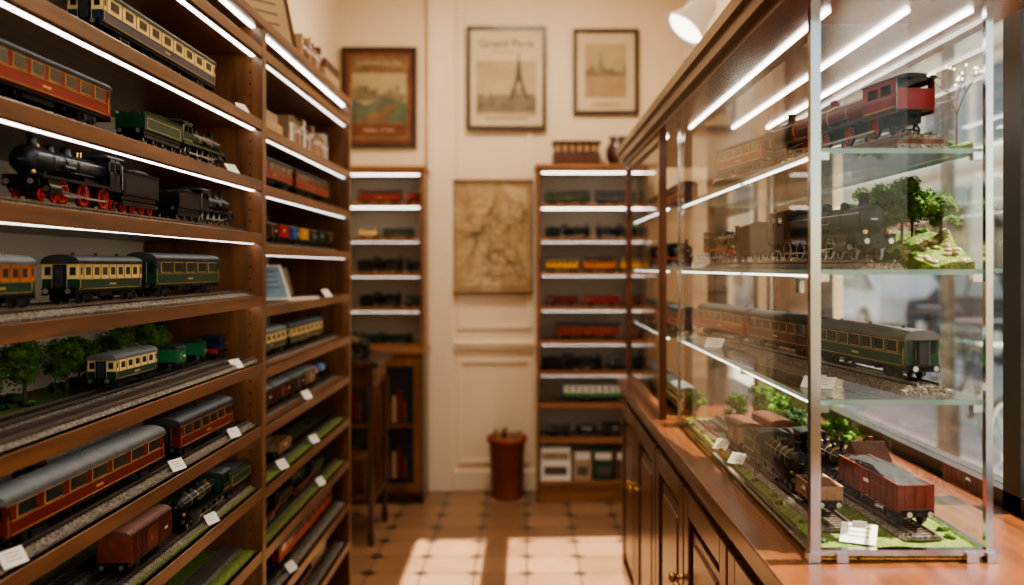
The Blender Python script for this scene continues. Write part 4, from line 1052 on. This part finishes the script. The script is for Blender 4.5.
# ---------------------------------------------------------------- outside
b=MB(); b.bb(XR+.12,3.2,-8,60,-.14,-.02,'pave'); b.bb(3.2,9.2,-8,60,-.20,-.12,'asphalt'); b.bb(9.2,12,-8,60,-.14,-.02,'pave'); b.put('street_ground')
b=MB(); fx=10.5
b.bb(fx,fx+4,-6,50,-.02,9.2,'facade')
b.bb(fx-.25,fx,-6,50,8.9,9.2,'facade2')
for fl in range(2):
    z=4.2+fl*2.6
    b.bb(fx-.15,fx,-6,50,z-.55,z-.35,'facade2')
    for k in range(20):
        y=-5+k*2.7
        b.bb(fx-.02,fx+.01,y,y+1.1,z,z+1.7,'glassdark'); b.bb(fx-.08,fx,y-.1,y+1.2,z+1.7,z+1.82,'facade2')
        b.bb(fx-.05,fx-.01,y-.55,y-.02,z,z+1.7,'shutter'); b.bb(fx-.05,fx-.01,y+1.12,y+1.65,z,z+1.7,'shutter')
for k in range(12):
    y=-5+k*4.4
    b.bb(fx-.03,fx+.01,y,y+3.3,.4,2.7,'glassdark'); b.bb(fx-.1,fx,y-.15,y+3.45,2.75,3.3,['awning','facade2','shutter','green'][k%4])
    for j in range(5): b.bb(fx-.07,fx,y+j*.8,y+j*.8+.06,.0,2.7,'facade2')
    if k%2==0: b.add([(fx,y,2.9),(fx,y+3.3,2.9),(fx-1.3,y+3.3,2.3),(fx-1.3,y,2.3)],[(0,1,2,3)],'awning' if k%4 else 'tagw')
b.put('apartment_building')
b=MB()
b.bb(1.3,5,45,50,0,14,'facade2'); 
for k in range(3):
    for j in range(4): b.bb(1.6+k*1.2,2.3+k*1.2,44.95,45.02,1+j*3,3+j*3,'glassdark')
b.put('town_house')
def bicycle(loc,rz):
    b=MB(); r=.34
    for x in(-.52,.52):
        b.torus((x,0,r),(0,1,0),r-.02,.02,'rubber',36,8); b.torus((x,0,r),(0,1,0),r-.045,.008,'steel',36,6)
        for k in range(14):
            a=k*math.pi/7; b.cyl((x,0,r),(x+math.cos(a)*(r-.04),0,r+math.sin(a)*(r-.04)),.002,'steel',n=4)
        b.cyl((x,-.04,r),(x,.04,r),.025,'steel')
    bb_=(-.08,0,.30); seat=(-.22,0,.80); head=(.36,0,.78)
    for a,c in((bb_,seat),(bb_,head),((-.2,0,.74),head),((-.52,.03,r),bb_),((-.52,-.03,r),bb_),((-.52,.03,r),(-.2,0,.74)),((-.52,-.03,r),(-.2,0,.74)),(head,(.52,.03,r)),(head,(.52,-.03,r)),(head,(.33,0,.95)),(seat,(-.25,0,.9))): b.cyl(a,c,.015,'navy',n=8)
    b.cyl((.30,-.28,.97),(.30,.28,.97),.012,'steel',n=8)
    for s in(-1,1): b.cyl((.30,s*.28,.97),(.18,s*.28,.96),.016,'rubber',n=8)
    b.blob((-.27,0,.93),(.14,.07,.035),'rubber',1,.1,8); b.ring((-.08,.05,.30),(0,1,0),.09,.07,.006,'steel'); 
    for s in(-1,1): b.cyl((-.08,s*.06,.3),(-.08+s*.1,s*.08,.3-s*.12),.01,'steel',n=6)
    b.put('bicycle',loc,rz)
bicycle((4.15,8.3,-.12),math.radians(70)); bicycle((5.2,11.2,-.12),math.radians(80)); bicycle((2.6,4.4,-.02),math.radians(85))
b=MB(); b.cyl((0,0,0),(0,0,.5),.08,'winframe'); b.cyl((0,0,.5),(0,0,4.2),.045,'winframe'); b.cyl((0,0,4.2),(0,0,4.3),.16,'winframe'); b.lathe([(.14,0),(.2,.35),(.05,.5),(.0001,.55)],(0,0,4.3),(0,0,1),12,'white'); b.put('street_lamp',(2.9,6.2,-.02))
def car(loc,rz,col):
    b=MB(); prof=[(-2.1,.3),(2.1,.3),(2.15,.65),(2.0,.85),(1.2,.95),(.6,1.42),(-1.1,1.45),(-1.75,1.0),(-2.1,.9)]
    n=len(prof)
    vs=[(p[0],-.82 if p[1]<1 else -.68,p[1]) for p in prof]+[(p[0],.82 if p[1]<1 else .68,p[1]) for p in prof]
    b.add(vs,[(i,(i+1)%n,n+(i+1)%n,n+i) for i in range(n)]+[tuple(range(n))[::-1],tuple(range(n,2*n))],col)
    for s in(-1,1):
        b.add([(1.05,s*.80,1.0),(.58,s*.72,1.36),(-.2,s*.72,1.38),(-.2,s*.80,1.0)],[(0,1,2,3)],'glassdark'); b.add([(-.28,s*.80,1.0),(-.28,s*.72,1.38),(-1.05,s*.72,1.39),(-1.5,s*.80,1.0)],[(0,1,2,3)],'glassdark')
        for x in(-1.35,1.3): b.cyl((x,s*.66,.32),(x,s*.86,.32),.32,'rubber',n=24); b.cyl((x,s*.86,.32),(x,s*.875,.32),.19,'steel',n=16)
    b.add([(1.22,-.66,.97),(1.22,.66,.97),(.66,.6,1.40),(.66,-.6,1.40)],[(0,1,2,3)],'glassdark')
    b.put('parked_car',loc,rz,bevel=.05)
car((8.0,15,-.12),math.radians(90),'dgrey'); car((8.0,20.5,-.12),math.radians(90),'white'); car((8,27,-.12),math.radians(90),'maroon')

# ---------------------------------------------------------------- lights / world / camera
w=bpy.data.worlds.new('World'); bpy.context.scene.world=w; w.use_nodes=True; t=w.node_tree
sk=t.nodes.new('ShaderNodeTexSky'); sk.sky_type='NISHITA'; sk.sun_disc=False; sk.sun_elevation=math.radians(52); sk.sun_rotation=math.radians(95)
mx=t.nodes.new('ShaderNodeMix'); mx.data_type='RGBA'; mx.blend_type='MULTIPLY'; mx.inputs['Factor'].default_value=1; mx.inputs['B'].default_value=(1.0,.82,.62,1)
t.links.new(sk.outputs[0],mx.inputs['A']); t.links.new(mx.outputs['Result'],t.nodes['Background'].inputs[0]); t.nodes['Background'].inputs[1].default_value=.72
s=bpy.data.lights.new('sun','SUN'); s.energy=26; s.angle=math.radians(.53); s.color=(1,.88,.70)
o=bpy.data.objects.new('sun',s); bpy.context.scene.collection.objects.link(o)
o.rotation_euler=Vector((-1,-.05,-1.28)).to_track_quat('-Z','Y').to_euler()
c=bpy.data.cameras.new('camera'); o=bpy.data.objects.new('camera',c); bpy.context.scene.collection.objects.link(o)
o.location=(0,0,E); o.rotation_euler=(math.pi/2,0,0); c.sensor_width=36; c.lens=F*36/1024
c.shift_x=(512-VX)/1024; c.shift_y=(VY-292.5)/1024; c.clip_start=.02; c.clip_end=200
c.dof.use_dof=True; c.dof.focus_distance=1.75; c.dof.aperture_fstop=2.0
bpy.context.scene.camera=o
try: bpy.context.scene.view_settings.look='AgX - Medium High Contrast'
except Exception: pass
